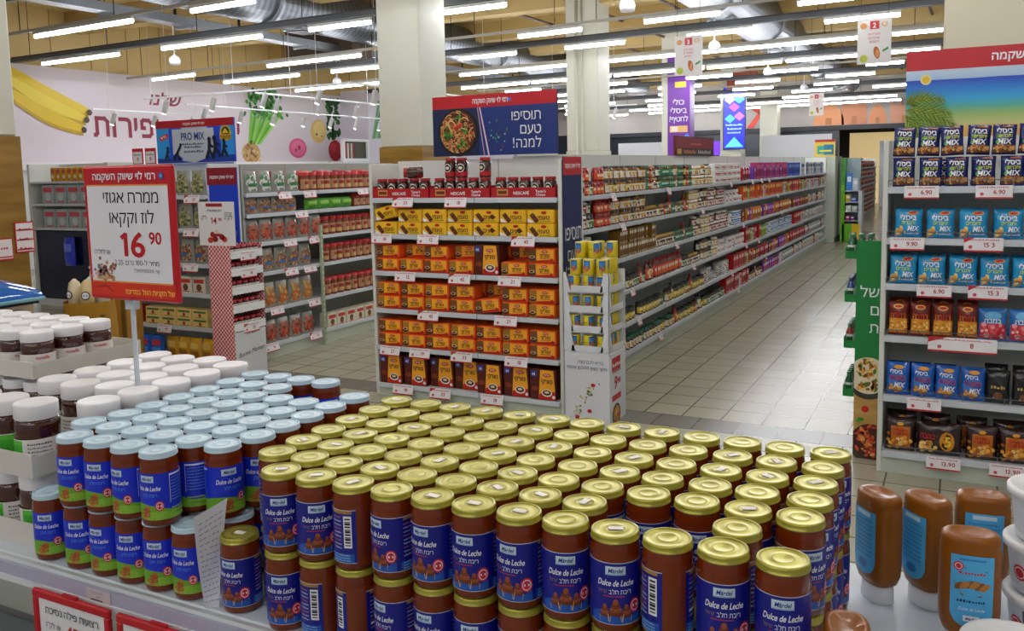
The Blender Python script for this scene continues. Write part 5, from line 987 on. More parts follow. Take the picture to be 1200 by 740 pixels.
rl = jarp('red_lid_tub', .055, .15, mc('8a3a20', .2, .8), mc('b8161e'), (mc('c09068'), mc('9a2018'), mc('d8b060')), .03, 1.); rl2 = jarp('red_lid_tub', .056, .20, mc('8a3a20', .2, .8), mc('b8161e'), (mc('c09068'), mc('9a2018'), mc('d8b060')), .035, 1.); gl = pouchp('green_pouch', .2, .12, .1, mc('5aa82a', .3, .4), mc('9ad04a'), mc('3f8a20')); ylb = boxp('biscuit_carton', .205, .12, .085, mc('f0d080'), mc('4a7a2a'), mc('c8201c')); rdb = boxp('biscuit_carton', .2, .12, .085, mc('c0281c'), mc('e8b050'), mc('5a2a14')); bup = pouchp('blue_pouch', .17, .2, .08, mc('1f6ae0', .25, .5), mc('d02a3a'), mc('4a9af0')); yep = pouchp('yellow_pouch', .15, .21, .08, mc('e0a818', .25, .5), mc('f4d060'), mc('a86a14')); wtb = boxp('card_box', .16, .12, .16, mc('e4dcc8'), mc('c83a2a'), mc('6a4a2a')); dkb = boxp('card_box', .2, .12, .17, mc('5a2a1c'), mc('d8a860'), mc('a8281c'))
def fill(at, z, lx0, lx1, pr, pitch, desc, where, rz, ly=.014, tiers=1, r=0.):
    n = int((lx1-lx0)/pitch+.3); ht = max(v.co.z for v in pr.data.vertices)
    for i in range(n):
        for tr in range(tiers):
            x, y = at(lx0+pitch*(i+.5), ly+r+rnd.uniform(0, .01)); put(pr, x, y, z+.0008+tr*(ht+.0006), rz+(rnd.uniform(-.03, .03) if not r else rnd.uniform(-.5, .5)), '%s, %s along the %s%s' % (desc, nth(i+1), where, (', %s layer' % nth(tr+1)) if tiers > 1 else ''), 'goods on the left units')
for li in range(3): fill(eat, EU[li], .05, 1.66, cb_['g' if li < 2 else 'm'], .2, 'clear bag of seeds', '%s shelf of the left end unit' % SHN[li], 0, .02)
fill(eat, EU[3], .05, .85, dkb, .21, 'dark card box', 'fourth shelf of the left end unit', 0); fill(eat, EU[3], .9, 1.66, wtb, .175, 'cream card box', 'fourth shelf of the left end unit', 0)
fill(eat, EU[4], .05, .72, rdb, .21, 'red biscuit box', 'fifth shelf of the left end unit', 0, tiers=2); fill(eat, EU[4], .75, 1.66, ylb, .215, 'yellow biscuit box', 'fifth shelf of the left end unit', 0, tiers=2)
fill(eat, EU[5], .05, .95, bup, .18, 'blue pouch', 'bottom shelf of the left end unit', 0); fill(eat, EU[5], 1.0, 1.66, yep, .16, 'yellow pouch', 'bottom shelf of the left end unit', 0)
for li, fr in enumerate(((.9,), (.88,), (.86,), (), (.25, .62), ())):
    for k, f in enumerate(fr): put_tag(tg[(li+k) % 6], eat, f*1.7, EU[li]-.076, 0, 'white price tag on the %s shelf of the left end unit, %s' % (SHN[li], nth(k+1)), 'left unit price tags')
LU = [1.72, 1.51, 1.22, .91, .53, .16]; LY0 = 6.56
lrack, lat = unit('white left rack of nuts and dried fruit beside the end unit', -6.30, LY0, 3.2, .45, LU, 2.02, PI/2, bay=1.1, back=M('a9ada4', .5))  # back and side panels greyed to stand in for the deep shade inside
W_ = '%s shelf of the left rack'
fill(lat, LU[0], .02, .85, cb_['w'], .205, 'white and clear bag', W_ % 'top', PI/2, .02); fill(lat, LU[0], .9, 3.1, rl2, .124, 'red-lidded tub of dried fruit', W_ % 'top', PI/2, .014, r=.058)
fill(lat, LU[1], .02, .9, cb_['n'], .195, 'clear bag of nuts', W_ % 'second', PI/2, .02); fill(lat, LU[1], .95, 1.75, gl, .205, 'bright green pouch', W_ % 'second', PI/2, .02); fill(lat, LU[1], 1.8, 3.1, rl, .122, 'red-lidded tub of dried fruit', W_ % 'second', PI/2, .014, r=.058)
fill(lat, LU[2], .02, 1.15, cb_['r'], .195, 'clear bag of red nuts', W_ % 'third', PI/2, .02); fill(lat, LU[2], 1.2, 3.1, rl2, .124, 'red-lidded tub of dried fruit', W_ % 'third', PI/2, .014, r=.058)
fill(lat, LU[3], .02, 1.1, cb_['m'], .195, 'clear bag of nuts', W_ % 'fourth', PI/2, .02); fill(lat, LU[3], 1.2, 3.1, rl2, .124, 'red-lidded tub of dried fruit', W_ % 'fourth', PI/2, .014, r=.058)
fill(lat, LU[4], .02, 1.1, cb_['o'], .195, 'clear bag of orange fruit', W_ % 'fifth', PI/2, .02); fill(lat, LU[4], 1.2, 3.1, rl2, .124, 'red-lidded tub of dried fruit', W_ % 'fifth', PI/2, .014, r=.058)
fill(lat, LU[5], .02, 1.1, cb_['r'], .195, 'clear bag of red nuts', W_ % 'bottom', PI/2, .02); fill(lat, LU[5], 1.2, 2.2, wtb, .175, 'cream card box', W_ % 'bottom', PI/2); fill(lat, LU[5], 2.24, 3.12, ylb, .215, 'yellow biscuit box', W_ % 'bottom', PI/2, tiers=2)
for k in range(6):
    x, y = lat(.42+.36*k, .22); put(pr2[k % 3], x, y, LU[0]+.0008, PI/2, 'red package on the top of the left rack, %s from near end' % nth(k+1), 'red packages on the left rack')
for li, ys in enumerate(((.55, .95, 1.9), (.8,), (.6, 1.0), (.6, .9), (.35, .95), (.25, .95))):
    for k, y in enumerate(ys): put_tag(tg[(li+k) % 6], lat, y, LU[li]-.076, PI/2, 'white price tag on the %s shelf of the left rack, %s from near end' % (SHN[li], nth(k+1)), 'left rack price tags', .35)
m = MB(); m.box(-6.285, -6.255, 7.63, 7.66, 0, 1.34, M('b4c2a4', .5)); q = 0.05
while q < 1.3: m.box(-6.2545, -6.254, 7.638, 7.652, q, q+.025, M('7a8a6a', .5)); q += .06
tag(m.build('upright_post'), 'pale green slotted upright post in front of the left rack', 'post')
# blue advertising panel, gingham jam stand and price card at the corner
BLU = M('1740c8', .4)
a = Art(); w, h = .37, 1.98; a.rect(-w/2, h-.16, w/2, h, M('8a1226', .4), 0); a.text(HDR, 0, h-.10, .03, LW, 1, bold=True, wmax=.3); a.rect(-w/2, 0, -w/2+.02, h-.16, M('c8d0f0', .4), 0)
for x, z, c in ((-.08, 1.56, '8a4a2a'), (.07, 1.60, 'e8c8a0'), (-.06, 1.40, 'c86a3a')): a.disc(x, z, .045, M(c, .5), 1, ry=.055, n=12); a.disc(x-.01, z+.01, .02, M('d8a878', .5), 2, n=8)
a.text('עלית', .05, 1.44, .04, LW, 1); a.scribble(-.1, .16, 1.36, .035, M('6a90f0', .4), 1, seed=2)
m = MB(); m.box(-w/2, w/2, 0, .012, 1.285, h, BLU); m.box(-w/2, -w/2+.135, 0, .012, 0, 1.285, BLU); a.emit(m, plane_fn((0, 0, 0), lo=.0015)); tag(m.build('advertising_panel', None, (-6.084, 6.04, 0)), 'tall blue panel with nut pictures standing at the left rack corner', 'sign')
t = thing('jam_stand', 'cardboard jam stand with red gingham sides and white trays', 'display stand', (-5.985, 5.86, 0)); GING = checker_mat('gingham', 'c8202c', 'f0d8d8', 48)
m = MB(); m.box(-.135, .135, 0, .004, 0, 1.27, GING); m.box(-.135, -.131, .004, .41, 0, 1.27, GING); m.box(-.135, .135, .406, .41, .45, 1.27, GING); m.build('gingham_panel', t)
a = Art(); a.text('Bonne Maman', .205, .25, .045, M('4a4a52', .5), 1, shear=.35, rot=.12, wmax=.33); a.text('Bonne Maman', .205, .435, .014, INKG, 1, shear=.3)
m = MB(); m.box(-.12, .137, .006, .404, 0, .47, M('d6d9dc', .6), .003); a.emit(m, plane_fn((.137, 0, 0), (0, 1, 0), (0, 0, 1), .001)); m.build('base_box', t)
JAMR = M('5a0a14', .15, coat=1.)
JZ = (.50, .67, .84, 1.01, 1.17)
for k, z in enumerate(JZ):
    m = MB(); m.box(-.12, .13, .006, .404, z-.012, z, M('7a1020', .5)); m.box(.13, .14, .004, .406, z-.02, z+.05, M('eceeee', .5)); m.build('tray', t)
jam = jarp('jam_jar', .033, .1, JAMR, M('b8202a', .4), (mc('f4f0e8'), mc('3a2a2a'), mc('c82a3a')), .018, .9)
for k, z in enumerate(JZ):
    for j in range(5): put(jam, -5.985+.09, 5.86+.048+.077*j, z+.0008, PI/2, 'dark red jam jar on the %s tray of the jam stand, %s' % (('lowest', 'second', 'third', 'fourth', 'top')[k], nth(j+1)), 'jam jars')
for k, z in enumerate((.585, .915, 1.085)): 
    o = bpy.data.objects.new('price_tag', tg[k]); C.objects.link(o); o.location = (-5.985+.142, 6.08, JZ[(0, 3, 4)[k]]-.05); o.rotation_euler = (0, 0, PI/2); tag(o, 'white price tag on the %s tray of the jam stand' % ('lowest', 'fourth', 'top')[k], 'price tag', 'jam stand price tags')
a = Art(); w, h = .44, .40; a.rect(-.12, h-.045, .08, h-.015, M('a81a2a', .4), 1); a.text('רסק תפוחים ופירות', -.02, h-.09, .024, INK, 1, wmax=.18); a.text('14', -.03, .2, .06, RED, 1, bold=True); a.text('90', .045, .225, .03, RED, 1, bold=True); a.text('לק"ג', .15, .24, .04, INK, 1); a.text('רק', -.15, .24, .04, INK, 1); a.text('חבילת', .15, .28, .03, INK, 1, wmax=.09)
for i, (x, z, c) in enumerate(((-.05, .1, 'c8202a'), (0, .12, 'e8d8c8'), (.06, .08, 'b01c2a'), (-.02, .06, '8a1a1a'), (.09, .06, 'd84a3a'), (-.08, .05, 'c03a2a'))): a.disc(x, z, .034, M(c, .5), 2+i % 2, n=10, ry=.028)
a.rect(-.06, .085, .06, .11, M('a81a2a', .4), 5)
tag(board('price_card', a, w, h, .004, PAPER, .001, None, (-6.0, 5.865, 1.272), .0), 'white price card reading 14.90 standing on the gingham jam stand', 'price sign')
# PRO MIX banner on the left end unit
a = Art(); w, h = 1.08, .425
for i in range(6): a.rect(-w/2+w*i/6, 0, -w/2+w*(i+1)/6, h-.07, M(('28a0e8', '1f50d8', 'b8c4d8', 'b8c4d8', '2048d0', '2898e8')[i], .4), 0)
a.rect(-w/2, h-.075, w/2, h, M('b0101c', .4), 1); a.text(HDR, 0, h-.052, .026, LW, 2, bold=True, wmax=.3); a.poly([(-.31, .09), (-.31, h-.09), (.27, h-.09), (.27, .09), (-.02, 0)], M('c4cad6', .4), 1)
a.text('PRO MIX', -.02, .225, .075, M('123a8a', .4), 2, bold=True, wmax=.33); a.scribble(-.17, .13, .175, .022, M('1a2a5a', .4), 2, seed=1); a.scribble(-.14, .1, .145, .022, M('1a2a5a', .4), 2, seed=2); a.scribble(-.15, .12, .1, .024, M('1a2a5a', .4), 2, seed=3)
a.poly([(-w/2, 0), (0, 0), (-.35, .04), (-w/2, .05)], M('123aa0', .4), 2); a.poly([(0, 0), (w/2, 0), (w/2, .07), (.2, .05)], M('123aa0', .4), 2)
SIL = M('0a1430', .4)
def fig(x, z, s, lean):
    a.disc(x+lean*.09*s, z+.155*s, .02*s, SIL, 7, n=8); a.line([(x+lean*.08*s, z+.14*s), (x+lean*.02*s, z+.07*s), (x-.02*s, z+.03*s), (x-.03*s, z)], .034*s, SIL, 4); a.line([(x+lean*.02*s, z+.075*s), (x+.03*s, z+.035*s), (x+.045*s, z+.0*s)], .028*s, SIL, 5); a.line([(x+lean*.06*s, z+.12*s), (x+.05*s, z+.09*s)], .02*s, SIL, 6)
fig(.2, .03, 1.25, .1); fig(.29, .05, 1.2, -.1); fig(.4, .05, 1.0, .1); fig(-.26, .04, .9, .9); fig(-.4, .03, .8, .3); a.disc(-.29, .045, .025, SIL, 3, n=10); a.disc(-.22, .045, .025, SIL, 3, n=10)
a.poly([(-.49, .22), (-.37, .25), (-.37, .30), (-.49, .27)], M('d81c2a', .4), 2); a.text('חדש', -.43, .248, .028, LW, 3, bold=True, rot=.2, wmax=.09); a.disc(.43, .275, .075, M('f0c41c', .4), 2, n=20); a.disc(.43, .285, .055, M('1a3a1a', .4), 3, n=16); a.poly([(.385, .275), (.43, .325), (.475, .275)], M('f0c41c', .4), 4); a.rect(.355, .215, .505, .265, M('d8a01c', .4), 4); a.text('קליפסל', .43, .225, .03, M('1a3a1a', .4), 5, bold=True, wmax=.13)
tag(board('promotion_banner', a, w, h, .015, BLU, .0015, None, (-6.78, 6.40, 2.0405), -.02), 'blue PRO MIX banner with athletes standing on the left end unit', 'banner')
for k, (x, zz) in enumerate(((-7.72, 2.0405), (-7.53, 2.0405))):
    t = thing('card_holder', 'small red-topped price card standing on the left end unit, %s' % ('left one', 'right one')[k], 'price sign', (x, 6.5, zz), 0, 'small red price cards'); a = Art(); a.rect(-.075, .13, .075, .16, RED, 1); a.rect(-.065, .01, .065, .13, PAPER, 1); a.scribble(-.05, .05, .09, .02, INKG, 2, seed=k); a.text('9', 0, .03, .045, RED, 2, bold=True); m = MB(); m.box(-.08, .08, 0, .004, 0, .165, RED); a.emit(m, plane_fn((0, 0, 0), lo=.0012)); m.build('card', t)

# ------------------------------------------------------------------ drinks wall and bakery corner at far left
t = thing('drinks_cabinet', 'white drinks shelf and cooler between the left column and end unit', 'cabinet', (-11.5, 8.5, 0)); m = MB(); m.box(-1.0, .75, .5, .55, 0, 2.12, OFFWHITE); m.box(.70, .78, 0, .5, 0, 2.12, OFFWHITE); m.box(-1.0, -.95, 0, .5, 0, 2.12, OFFWHITE); m.build('body', t)
for z in (1.17, 1.53, 1.86):
    m = MB(); m.box(-.95, .70, 0, .5, z-.03, z, SHELF); m.build('shelf', t)
m = MB(); m.box(-.95, .28, .04, .5, .1, 1.12, M('10183a', .2)); m.box(.30, .68, .04, .5, .1, 1.12, M('0e3a2a', .2)); m.box(.26, .32, 0, .05, .05, 1.14, WHITE); m.box(-.95, .70, 0, .05, 0, .1, WHITE); m.build('cooler_door', t)
wp_ = boxp('water_pack', .26, .16, .28, M('aab8bc', .15, coat=.8), mc('d84a5a'), mc('c8d4d8'))
for r_, z in enumerate((1.17, 1.53)):
    for i in range(5): put(wp_, -12.1+.285*i, 8.53, z+.0008, 0, 'clear water multipack on the %s shelf of the drinks cabinet, %s from the left' % (('lower', 'upper')[r_], nth(i+1)), 'water multipacks')
jb = boxp('juice_bottle', .09, .08, .2, mc('d8a020', .2, .6), mc('c83a1c'), mc('f0e0b0'))
for i in range(10): put(jb, -12.0+.125*i, 8.56, 1.8608, 0, 'juice carton along the top of the drinks cabinet, %s from the left' % nth(i+1), 'juice cartons')
bb_ = pouchp('blue_bag', .22, .42, .1, mc('1a2ec0', .3, .4), mc('6a80e8'), mc('2a44d8')); gg_ = boxp('green_crate', .3, .02, .28, mc('1f7a4a'), mc('8ac0a0'), mc('c8d8c8'))
for i, (x, z) in enumerate(((-11.75, .42), (-11.62, .62))): put(bb_, x, 8.43, z, 0, 'blue bag hanging in front of the cooler door, %s' % ('left one', 'right one')[i], 'hanging blue bags').name = 'hanging_bag'
for i in range(3): put(gg_, -11.01, 8.515, .12+.31*i, 0, 'green pack behind the cooler glass, %s from below' % nth(i+1), 'green packs in the cooler')
t = thing('bakery_counter', 'bakery counter with a blue glass hood beside the left column', 'counter', (-5.75, 3.38, 0)); m = MB(); m.box(-.3, .35, -.7, .32, 0, .97, M('6a4a20', .5), .01); m.build('base', t)
m = MB(); GLS = M('2a6ac0', .08, coat=.5)
def hood(u, v):
    y = -.72+1.06*u; ang = v*PI/2; return (.40*math.sin(ang)-.05, y, 1.14+.15*math.cos(ang)*(1-max(0, (u-.7)/.3)**2*.5))
m.grid(hood, 14, 8, GLS); m.grid(lambda u, v: tuple(Vector(hood(u, v))*1-Vector((.006, 0, .006))), 14, 8, M('8ab8e0', .1)); m.build('glass_hood', t)
m = MB(); m.box(-.3, .37, -.72, .345, 1.115, 1.14, M('7fb8c8', .2, coat=.5), .006); m.box(-.29, .33, -.7, .32, 1.095, 1.115, M('0c1430', .4)); m.build('rim', t)
m = MB(); m.box(.335, .345, -.7, .32, .97, 1.095, M('d8dce0', .1, alpha=.18)); m.build('glass_front', t)
m = MB(); m.lathe([(.028, 0), (.05, .008), (.06, .022), (.05, .036), (.028, .042), (.02, .02), (.028, 0)], M('b06a3a', .5, noise=.25, nscale=30), 16); pa = tag(m.build('pastry'), 'x', 'pastry')
for i in range(5):
    for j in range(2):
        for k in range(2): put(pa, -5.75+.08+.13*j+.02*k, 3.38-.3+.125*i+.03*k, .972+.0435*k, .3*i, 'ring pastry behind the bakery glass, %s row, %s from front, %s layer' % (('back', 'front')[j], nth(i+1), ('lower', 'upper')[k]), 'ring pastries')
KR = M('b0801c', .75, noise=.12, nscale=8)
t0 = None
for i, (x, y, s) in enumerate(((-6.05, 4.55, 1.), (-6.32, 4.95, 1.05), (-6.60, 5.25, 1.))):
    t = thing('paper_bread_bag', 'brown paper sack of wrapped bread by the column, %s' % ('nearest', 'middle', 'farthest')[i], 'paper bag', (x, y, .0), .6, 'paper bread sacks'); m = MB(); w = .17*s
    m.grid(lambda u, v: ((w+.01*math.sin(v*9+u*25))*math.copysign(abs(math.cos(2*PI*u))**.5, math.cos(2*PI*u)), (w+.008*math.sin(v*7))*math.copysign(abs(math.sin(2*PI*u))**.5, math.sin(2*PI*u)), .96*s*v), 32, 8, KR); m.box(-w*.9, w*.9, -w*.9, w*.9, .004, .86*s, M('7a5814', .8)); m.build('sack', t)
    for k in range(4):
        f = MB(); f.lathe([(.012, 0), (.05, .03), (.055, .16), (.04, .24), (.01, .27)], M(('e0d4b0', 'd8c08a', 'c8dcc0', 'e8e0d0')[k], .3, coat=.6), 12); al = Art().disc(0, .15, .034, INK, 1, n=14).disc(0, .15, .026, LW, 2, n=14).rect(-.014, .145, .014, .155, INK, 3); al.emit(f, cyl_fn(.056, .0006))
        o = f.build('wrapped_loaf', None, (x-.07+.14*(k % 2), y-.07+.14*(k//2), .862*s), k*.7); tag(o, 'wrapped loaf in the %s paper sack, %s' % (('nearest', 'middle', 'farthest')[i], ('front left', 'front right', 'back left', 'back right')[k]), 'bread', 'wrapped loaves')
for i, (y, z, h) in enumerate(((4.12, 1.30, .17), (4.32, 1.345, .24))):
    a = Art(); w = .2 if i == 0 else .155; a.rect(-w/2+.008, .012, w/2-.008, h-.01, M('f0e8ea', .5), 1)
    for k in range(3 if i else 1): a.scribble(-w*.3, w*.3, h*(.72 if i else .5)-.075*k, .02, RED, 2, seed=k); a.rect(-w/2+.01, .02+.075*k, w/2-.01, .032+.075*k, M('d04a5a', .5), 2)
    tag(board('wall_price_sign', a, w, h, .006, RED, .001, None, (-6.8+CW+.0205, y, z), PI/2), 'red framed price card on the brown column, %s' % ('lower single one', 'taller one with three prices')[i], 'price sign', 'column price cards')

# ------------------------------------------------------------------ mural pictures on the left wall
def picture(name, label, cat, fn, X=-17.997):
    a = Art(); fn(a); m = MB(); a.emit(m, plane_fn((X, 0, 0), (0, 1, 0), (0, 0, 1), .002)); o = m.build(name); return tag(o, label, cat)
YB = M('e8c81c', .5); YB2 = M('c8a010', .5); BRN = M('4a3010', .5)
def banana(a):
    for k, (dz, ln) in enumerate(((0, 1.0), (-.22, .95), (-.5, .9))):
        pts = [(11.7+2.15*ln*f+.02*k, 4.35+dz-.95*f**1.3*ln-(.25*math.sin(PI*f)) ) for f in [i/10 for i in range(11)]]
        up = [(x+.05, z+.13*(1+2.2*math.sin(PI*f/1.05))*.6) for (x, z), f in zip(pts, [i/10 for i in range(11)])]; xs = [p[0] for p in pts]
        a.band(xs, [p[1]-.12 for p in pts], [p[1] for p in up], YB if k != 1 else M('f0d83a', .5), 1+3*k); a.band(xs, [p[1]-.13 for p in pts], [p[1]-.05 for p in pts], YB2, 2+3*k); a.disc(pts[-1][0]+.02, pts[-1][1], .07, BRN, 12+k)
picture('wall_picture_banana', 'bunch of bananas printed on the left wall beside the column', 'wall picture', banana)
MAG = M('8c1038', .5)
picture('wall_lettering', 'large crimson Hebrew letters printed on the left wall', 'wall lettering', lambda a: a.text('ופירות', 13.96, 2.86, .56, MAG, 0, al='l', bold=True, wmax=2.6))
picture('wall_lettering', 'second crimson Hebrew word on the left wall, right of the first', 'wall lettering', lambda a: a.text('ירקות', 16.9, 2.86, .56, MAG, 0, al='l', bold=True, wmax=2.2))
picture('wall_lettering', 'crimson handwritten word printed higher on the left wall', 'wall lettering', lambda a: a.text('שלנו', 15.6, 3.68, .3, MAG, 0, al='l', bold=True, shear=.3, sx=1.3))
def celery(a):
    q = random.Random(5)
    for i in range(9): x1 = 19.15+.16*i; a.poly([(18.95+.05*i, 2.75), (19.05+.05*i, 2.75), (x1+.08, 3.75), (x1-.03, 3.75)], M(('7ac83a', '5aae2a', '98d85a')[i % 3], .5), 1+i % 3)
    for i in range(120): a.disc(q.gauss(19.75, .38), q.uniform(3.5, 4.3), q.uniform(.06, .12), M(q.choice(('2f7a24', '3f9a30', '246018', '55aa40')), .5), 4+i % 4, n=7, ry=q.uniform(.04, .08), rot=q.uniform(0, 3))
    a.disc(19.05, 2.5, .36, M('c8a060', .5), 2, ry=.30)
    for i in range(40): a.disc(19.05+q.gauss(0, .14), 2.5+q.gauss(0, .12), .05, M(q.choice(('d8b878', 'a87838', 'e0c890', '8a5a2a')), .5), 3+i % 3, n=6)
picture('wall_picture_celery', 'celery with bulb and leaves printed on the left wall', 'wall picture', celery)
picture('wall_picture_radish', 'pink round radish slice printed on the left wall', 'wall picture', lambda a: a.disc(21.05, 2.66, .40, M('e85a94', .5), 1, ry=.30, n=24).disc(21.05, 2.66, .33, M('f27aa8', .5), 2, ry=.24, n=20).disc(21.1, 2.68, .07, M('c82a5a', .5), 3).disc(20.95, 2.6, .05, M('c82a5a', .5), 3))
picture('wall_picture_potato', 'yellow potato printed on the left wall above the radish', 'wall picture', lambda a: a.disc(22.05, 3.2, .38, M('e8c46a', .5), 1, ry=.36, n=24, rot=.5).disc(22.1, 3.25, .28, M('f0d488', .5), 2, ry=.26, n=20).disc(21.95, 3.1, .04, BRN, 3).disc(22.2, 3.05, .03, BRN, 3))
picture('wall_picture_beet', 'dark red beet printed on the left wall near its corner', 'wall picture', lambda a: a.disc(22.85, 2.6, .34, M('a80e22', .5), 1, ry=.34, n=24).disc(22.75, 2.7, .15, M('c82a3a', .5), 2))
def herb(a):
    q = random.Random(9)
    for i in range(70): a.disc(q.uniform(22.5, 23.12), q.uniform(3.0, 4.25), q.uniform(.07, .13), M(q.choice(('1f5a1c', '2f7a24', '174816')), .5), 1+i % 4, n=7, ry=.07, rot=q.uniform(0, 3))
picture('wall_picture_herb', 'dark green herb printed on the left wall by its corner', 'wall picture', herb)
def leek(a):
    q = random.Random(10)
    for i in range(7): a.poly([(23.35+.08*i, 2.95+.05*i), (23.45+.08*i, 2.95), (23.9+.22*i, 4.2-.08*i), (23.75+.2*i, 4.2)], M(('6aa86a', '4a8a5a', '8ac08a')[i % 3], .5), 1+i % 3)
picture('wall_picture_leek', 'green leek printed on the farther left wall', 'wall picture', leek, -16.897)
picture('wall_picture_mushroom', 'pale pink mushroom printed on the farther left wall', 'wall picture', lambda a: a.disc(25.3, 2.75, .42, M('e0b8a8', .5), 1, ry=.42, n=20).disc(25.35, 2.7, .26, M('c89a88', .5), 2, ry=.3).disc(25.4, 2.6, .12, M('e8ccc0', .5), 3, ry=.24), -16.897)
m = MB(); m.box(-18, -17.3, 2.2, 23.19, 2.08, 2.24, M('f0f0f2', .5)); m.box(-18, -17.4, 2.2, 23.19, 0, 2.08, M('d4d6d8', .5)); m.box(-17.3, -16.7, 21.6, 23.15, 0, 2.24, M('dfe1e3', .5)); tag(m.build('wall_cooler'), 'long white produce cooler along the left wall under the pictures', 'cooler')
t = thing('framed_board', 'white framed board with books in the corner above the cooler', 'board', (-16.82, 22.35, 2.2405)); m = MB()
for b in ((-.66, .66, 0, .08), (-.66, .66, .60, .68), (-.66, -.58, .08, .60), (.58, .66, .08, .60)): m.box(-.06, .06, b[0], b[1], b[2], b[3], WHITE)
m.build('frame', t); m = MB(); m.box(-.055, -.02, -.58, .58, .08, .60, M('4a4a34', .6)); m.build('panel', t)
for i in range(6):
    m = MB(); m.box(-.019, .05, -.55+.09*i, -.48+.09*i, .081, .54, M(('a8202a', 'd8d4cc', '6a5a3a', 'c8beb0', '8a1a24', '3a3a34')[i], .5)); tag(m.build('book', None, (-16.82, 22.35, 2.245)), 'upright book in the white framed board, %s from the left' % nth(i+1), 'book', 'books in the framed board')
m = MB(); m.box(-15.02, -15.0, 21.6, 22.6, 2.95, 3.45, M('18b8c8', .3, emit=.8)); m.tube([(-15.01, 22.1, 3.45), (-15.01, 22.1, 5.6)], .012, STEEL, 6); tag(m.build('hanging_screen'), 'small cyan screen hanging in front of the farther left wall', 'screen')

# ------------------------------------------------------------------ white spotlight tracks
SPOT = M('fff8ee', .3, emit=18.)
def make_spot():
    t = thing('ceiling_spotlight', 'x', 'spotlight'); m = MB(); m.tube([(0, 0, 0), (0, 0, -.08)], .012, WHITE, 6); m.tube([(.0, 0, -.06), (.07, .03, -.30)], .05, WHITE, 12); m.build('housing', t); m = MB(); m.tube([(.0705, .0302, -.302), (.072, .031, -.306)], .042, SPOT, 12); m.build('lens', t); return t
sp0 = make_spot(); TRK = [((-14.6, 12.53), (-9.5, 12.53), 3.45), ((-12.0, 12.9), (-12.0, 20.5), 3.45), ((-14.6, 13.6), (-14.8, 22.5), 3.4), ((-17.0, 13.2), (-17.0, 16.6), 3.4), ((-9.45, 12.53), (-9.4, 18), 3.45), ((-12.0, 22), (-7.5, 22), 3.5)]
for k, (p, q_, z) in enumerate(TRK):
    m = MB(); m.tube([(p[0], p[1], z), (q_[0], q_[1], z)], .02, WHITE, 6); L = math.hypot(q_[0]-p[0], q_[1]-p[1])
    for f in (.13, .47, .86): xx, yy = p[0]+(q_[0]-p[0])*f, p[1]+(q_[1]-p[1])*f; m.tube([(xx, yy, z), (xx, yy, 5.6)], .005, WHITE, 4)
    tag(m.build('light_track_rail'), 'white spotlight track hung before the picture wall, track %s from the front' % nth(k+1), 'light track', 'spotlight tracks')
    n = max(2, int(L/1.1))
    for i in range(n): f = (i+.5)/n; put(sp0, p[0]+(q_[0]-p[0])*f, p[1]+(q_[1]-p[1])*f, z-.018, rnd.choice((PI, PI-.4, PI+.4)), 'white spotlight, %s on the %s spotlight track' % (nth(i+1), nth(k+1)), 'white spotlights')
# round sensors
def sensor():
    t = thing('ceiling_pendant_sensor', 'x', 'sensor'); m = MB(); m.lathe([(.02, -.16), (.09, -.15), (.105, -.08), (.085, -.02), (.03, .02), (.012, .03), (.012, 1.48)], WHITE, 16); m.build('housing', t); return t
se0 = sensor()
for k, (x, y) in enumerate(((-12.73, 11.66), (-12.83, 16.46), (-3.89, 11.05), (-3.9, 15.63), (-3.93, 20.65), (-3.91, 25.7))): put(se0, x, y, 4.06, 0, 'white ball sensor hanging from the ceiling, %s' % ('left group, nearer', 'left group, farther', 'right group, nearest', 'right group, second', 'right group, third', 'right group, farthest')[k], 'ball sensors')
# ------------------------------------------------------------------ ducts, trays and ceiling pipes
DUCT = stripes_mat('spiral_duct', '40464c', '6c7278', 2.2, 'Y', .35, .75, .4)
for x, r, y0, y1, z, lab in ((-4.0, .5, 9, 37, 5.06, 'big spiral metal air duct on the right side of the ceiling'), (-11.5, .44, 6, 34, 5.1, 'big spiral metal air duct on the left side of the ceiling')):
    t = thing('ceiling_duct', lab, 'air duct', (x, y0, z)); m = MB(); m.tube([(0, 0, 0), (0, y1-y0, 0)], r, DUCT, 36); m.build('spiral_pipe', t); yy = 2.2
    while yy < y1-y0-1:
        m = MB(); m.lathe([(r+.005, -.06), (r+.03, -.06), (r+.03, .06), (r+.005, .06)], M('8a9096', .4, .7), 36); o = m.build('joint_ring', t, (0, yy, 0)); o.rotation_euler = (PI/2, 0, 0)
        m = MB(); m.box(-.2, .2, yy+.8, yy+1.3, -r-.03, -r*.9, M('2a2c30', .5)); m.box(-.25, .25, yy+.74, yy+1.36, -r-.01, -r*.9, M('9aa0a4', .4, .6)); m.build('damper', t); yy += 4.5
for k, (x, y0, y1) in enumerate(((-12.6, 6.5, 18), (-12.6, 18.5, 34))):
    t = thing('ceiling_cable_tray', 'grey metal cable tray under the ceiling at left, %s run' % ('near', 'far')[k], 'cable tray', (x, y0, 4.6), 0, 'cable trays'); m = MB(); m.box(-.16, .16, 0, y1-y0, 0, .02, STEEL); m.box(-.16, -.14, 0, y1-y0, .02, .14, STEEL); m.box(.14, .16, 0, y1-y0, .02, .14, STEEL); m.build('tray', t); y = .5
    while y < y1-y0:
        m = MB(); m.box(-.22, .22, y-.03, y+.03, -.05, 0, STEEL); m.box(-.22, -.19, y-.02, y+.02, 0, 1.0, DARK); m.build('bracket', t); y += 1.6
t = thing('ceiling_vent_box', 'dark louvred duct box under the ceiling at left', 'vent', (-13.0, 16.4, 4.45)); m = MB(); m.box(-1.0, 1.0, -.3, .3, 0, .8, M('5a4430', .6)); m.box(-.9, .9, -.32, -.3, .08, .72, M('3a2c20', .6)); m.build('box', t)
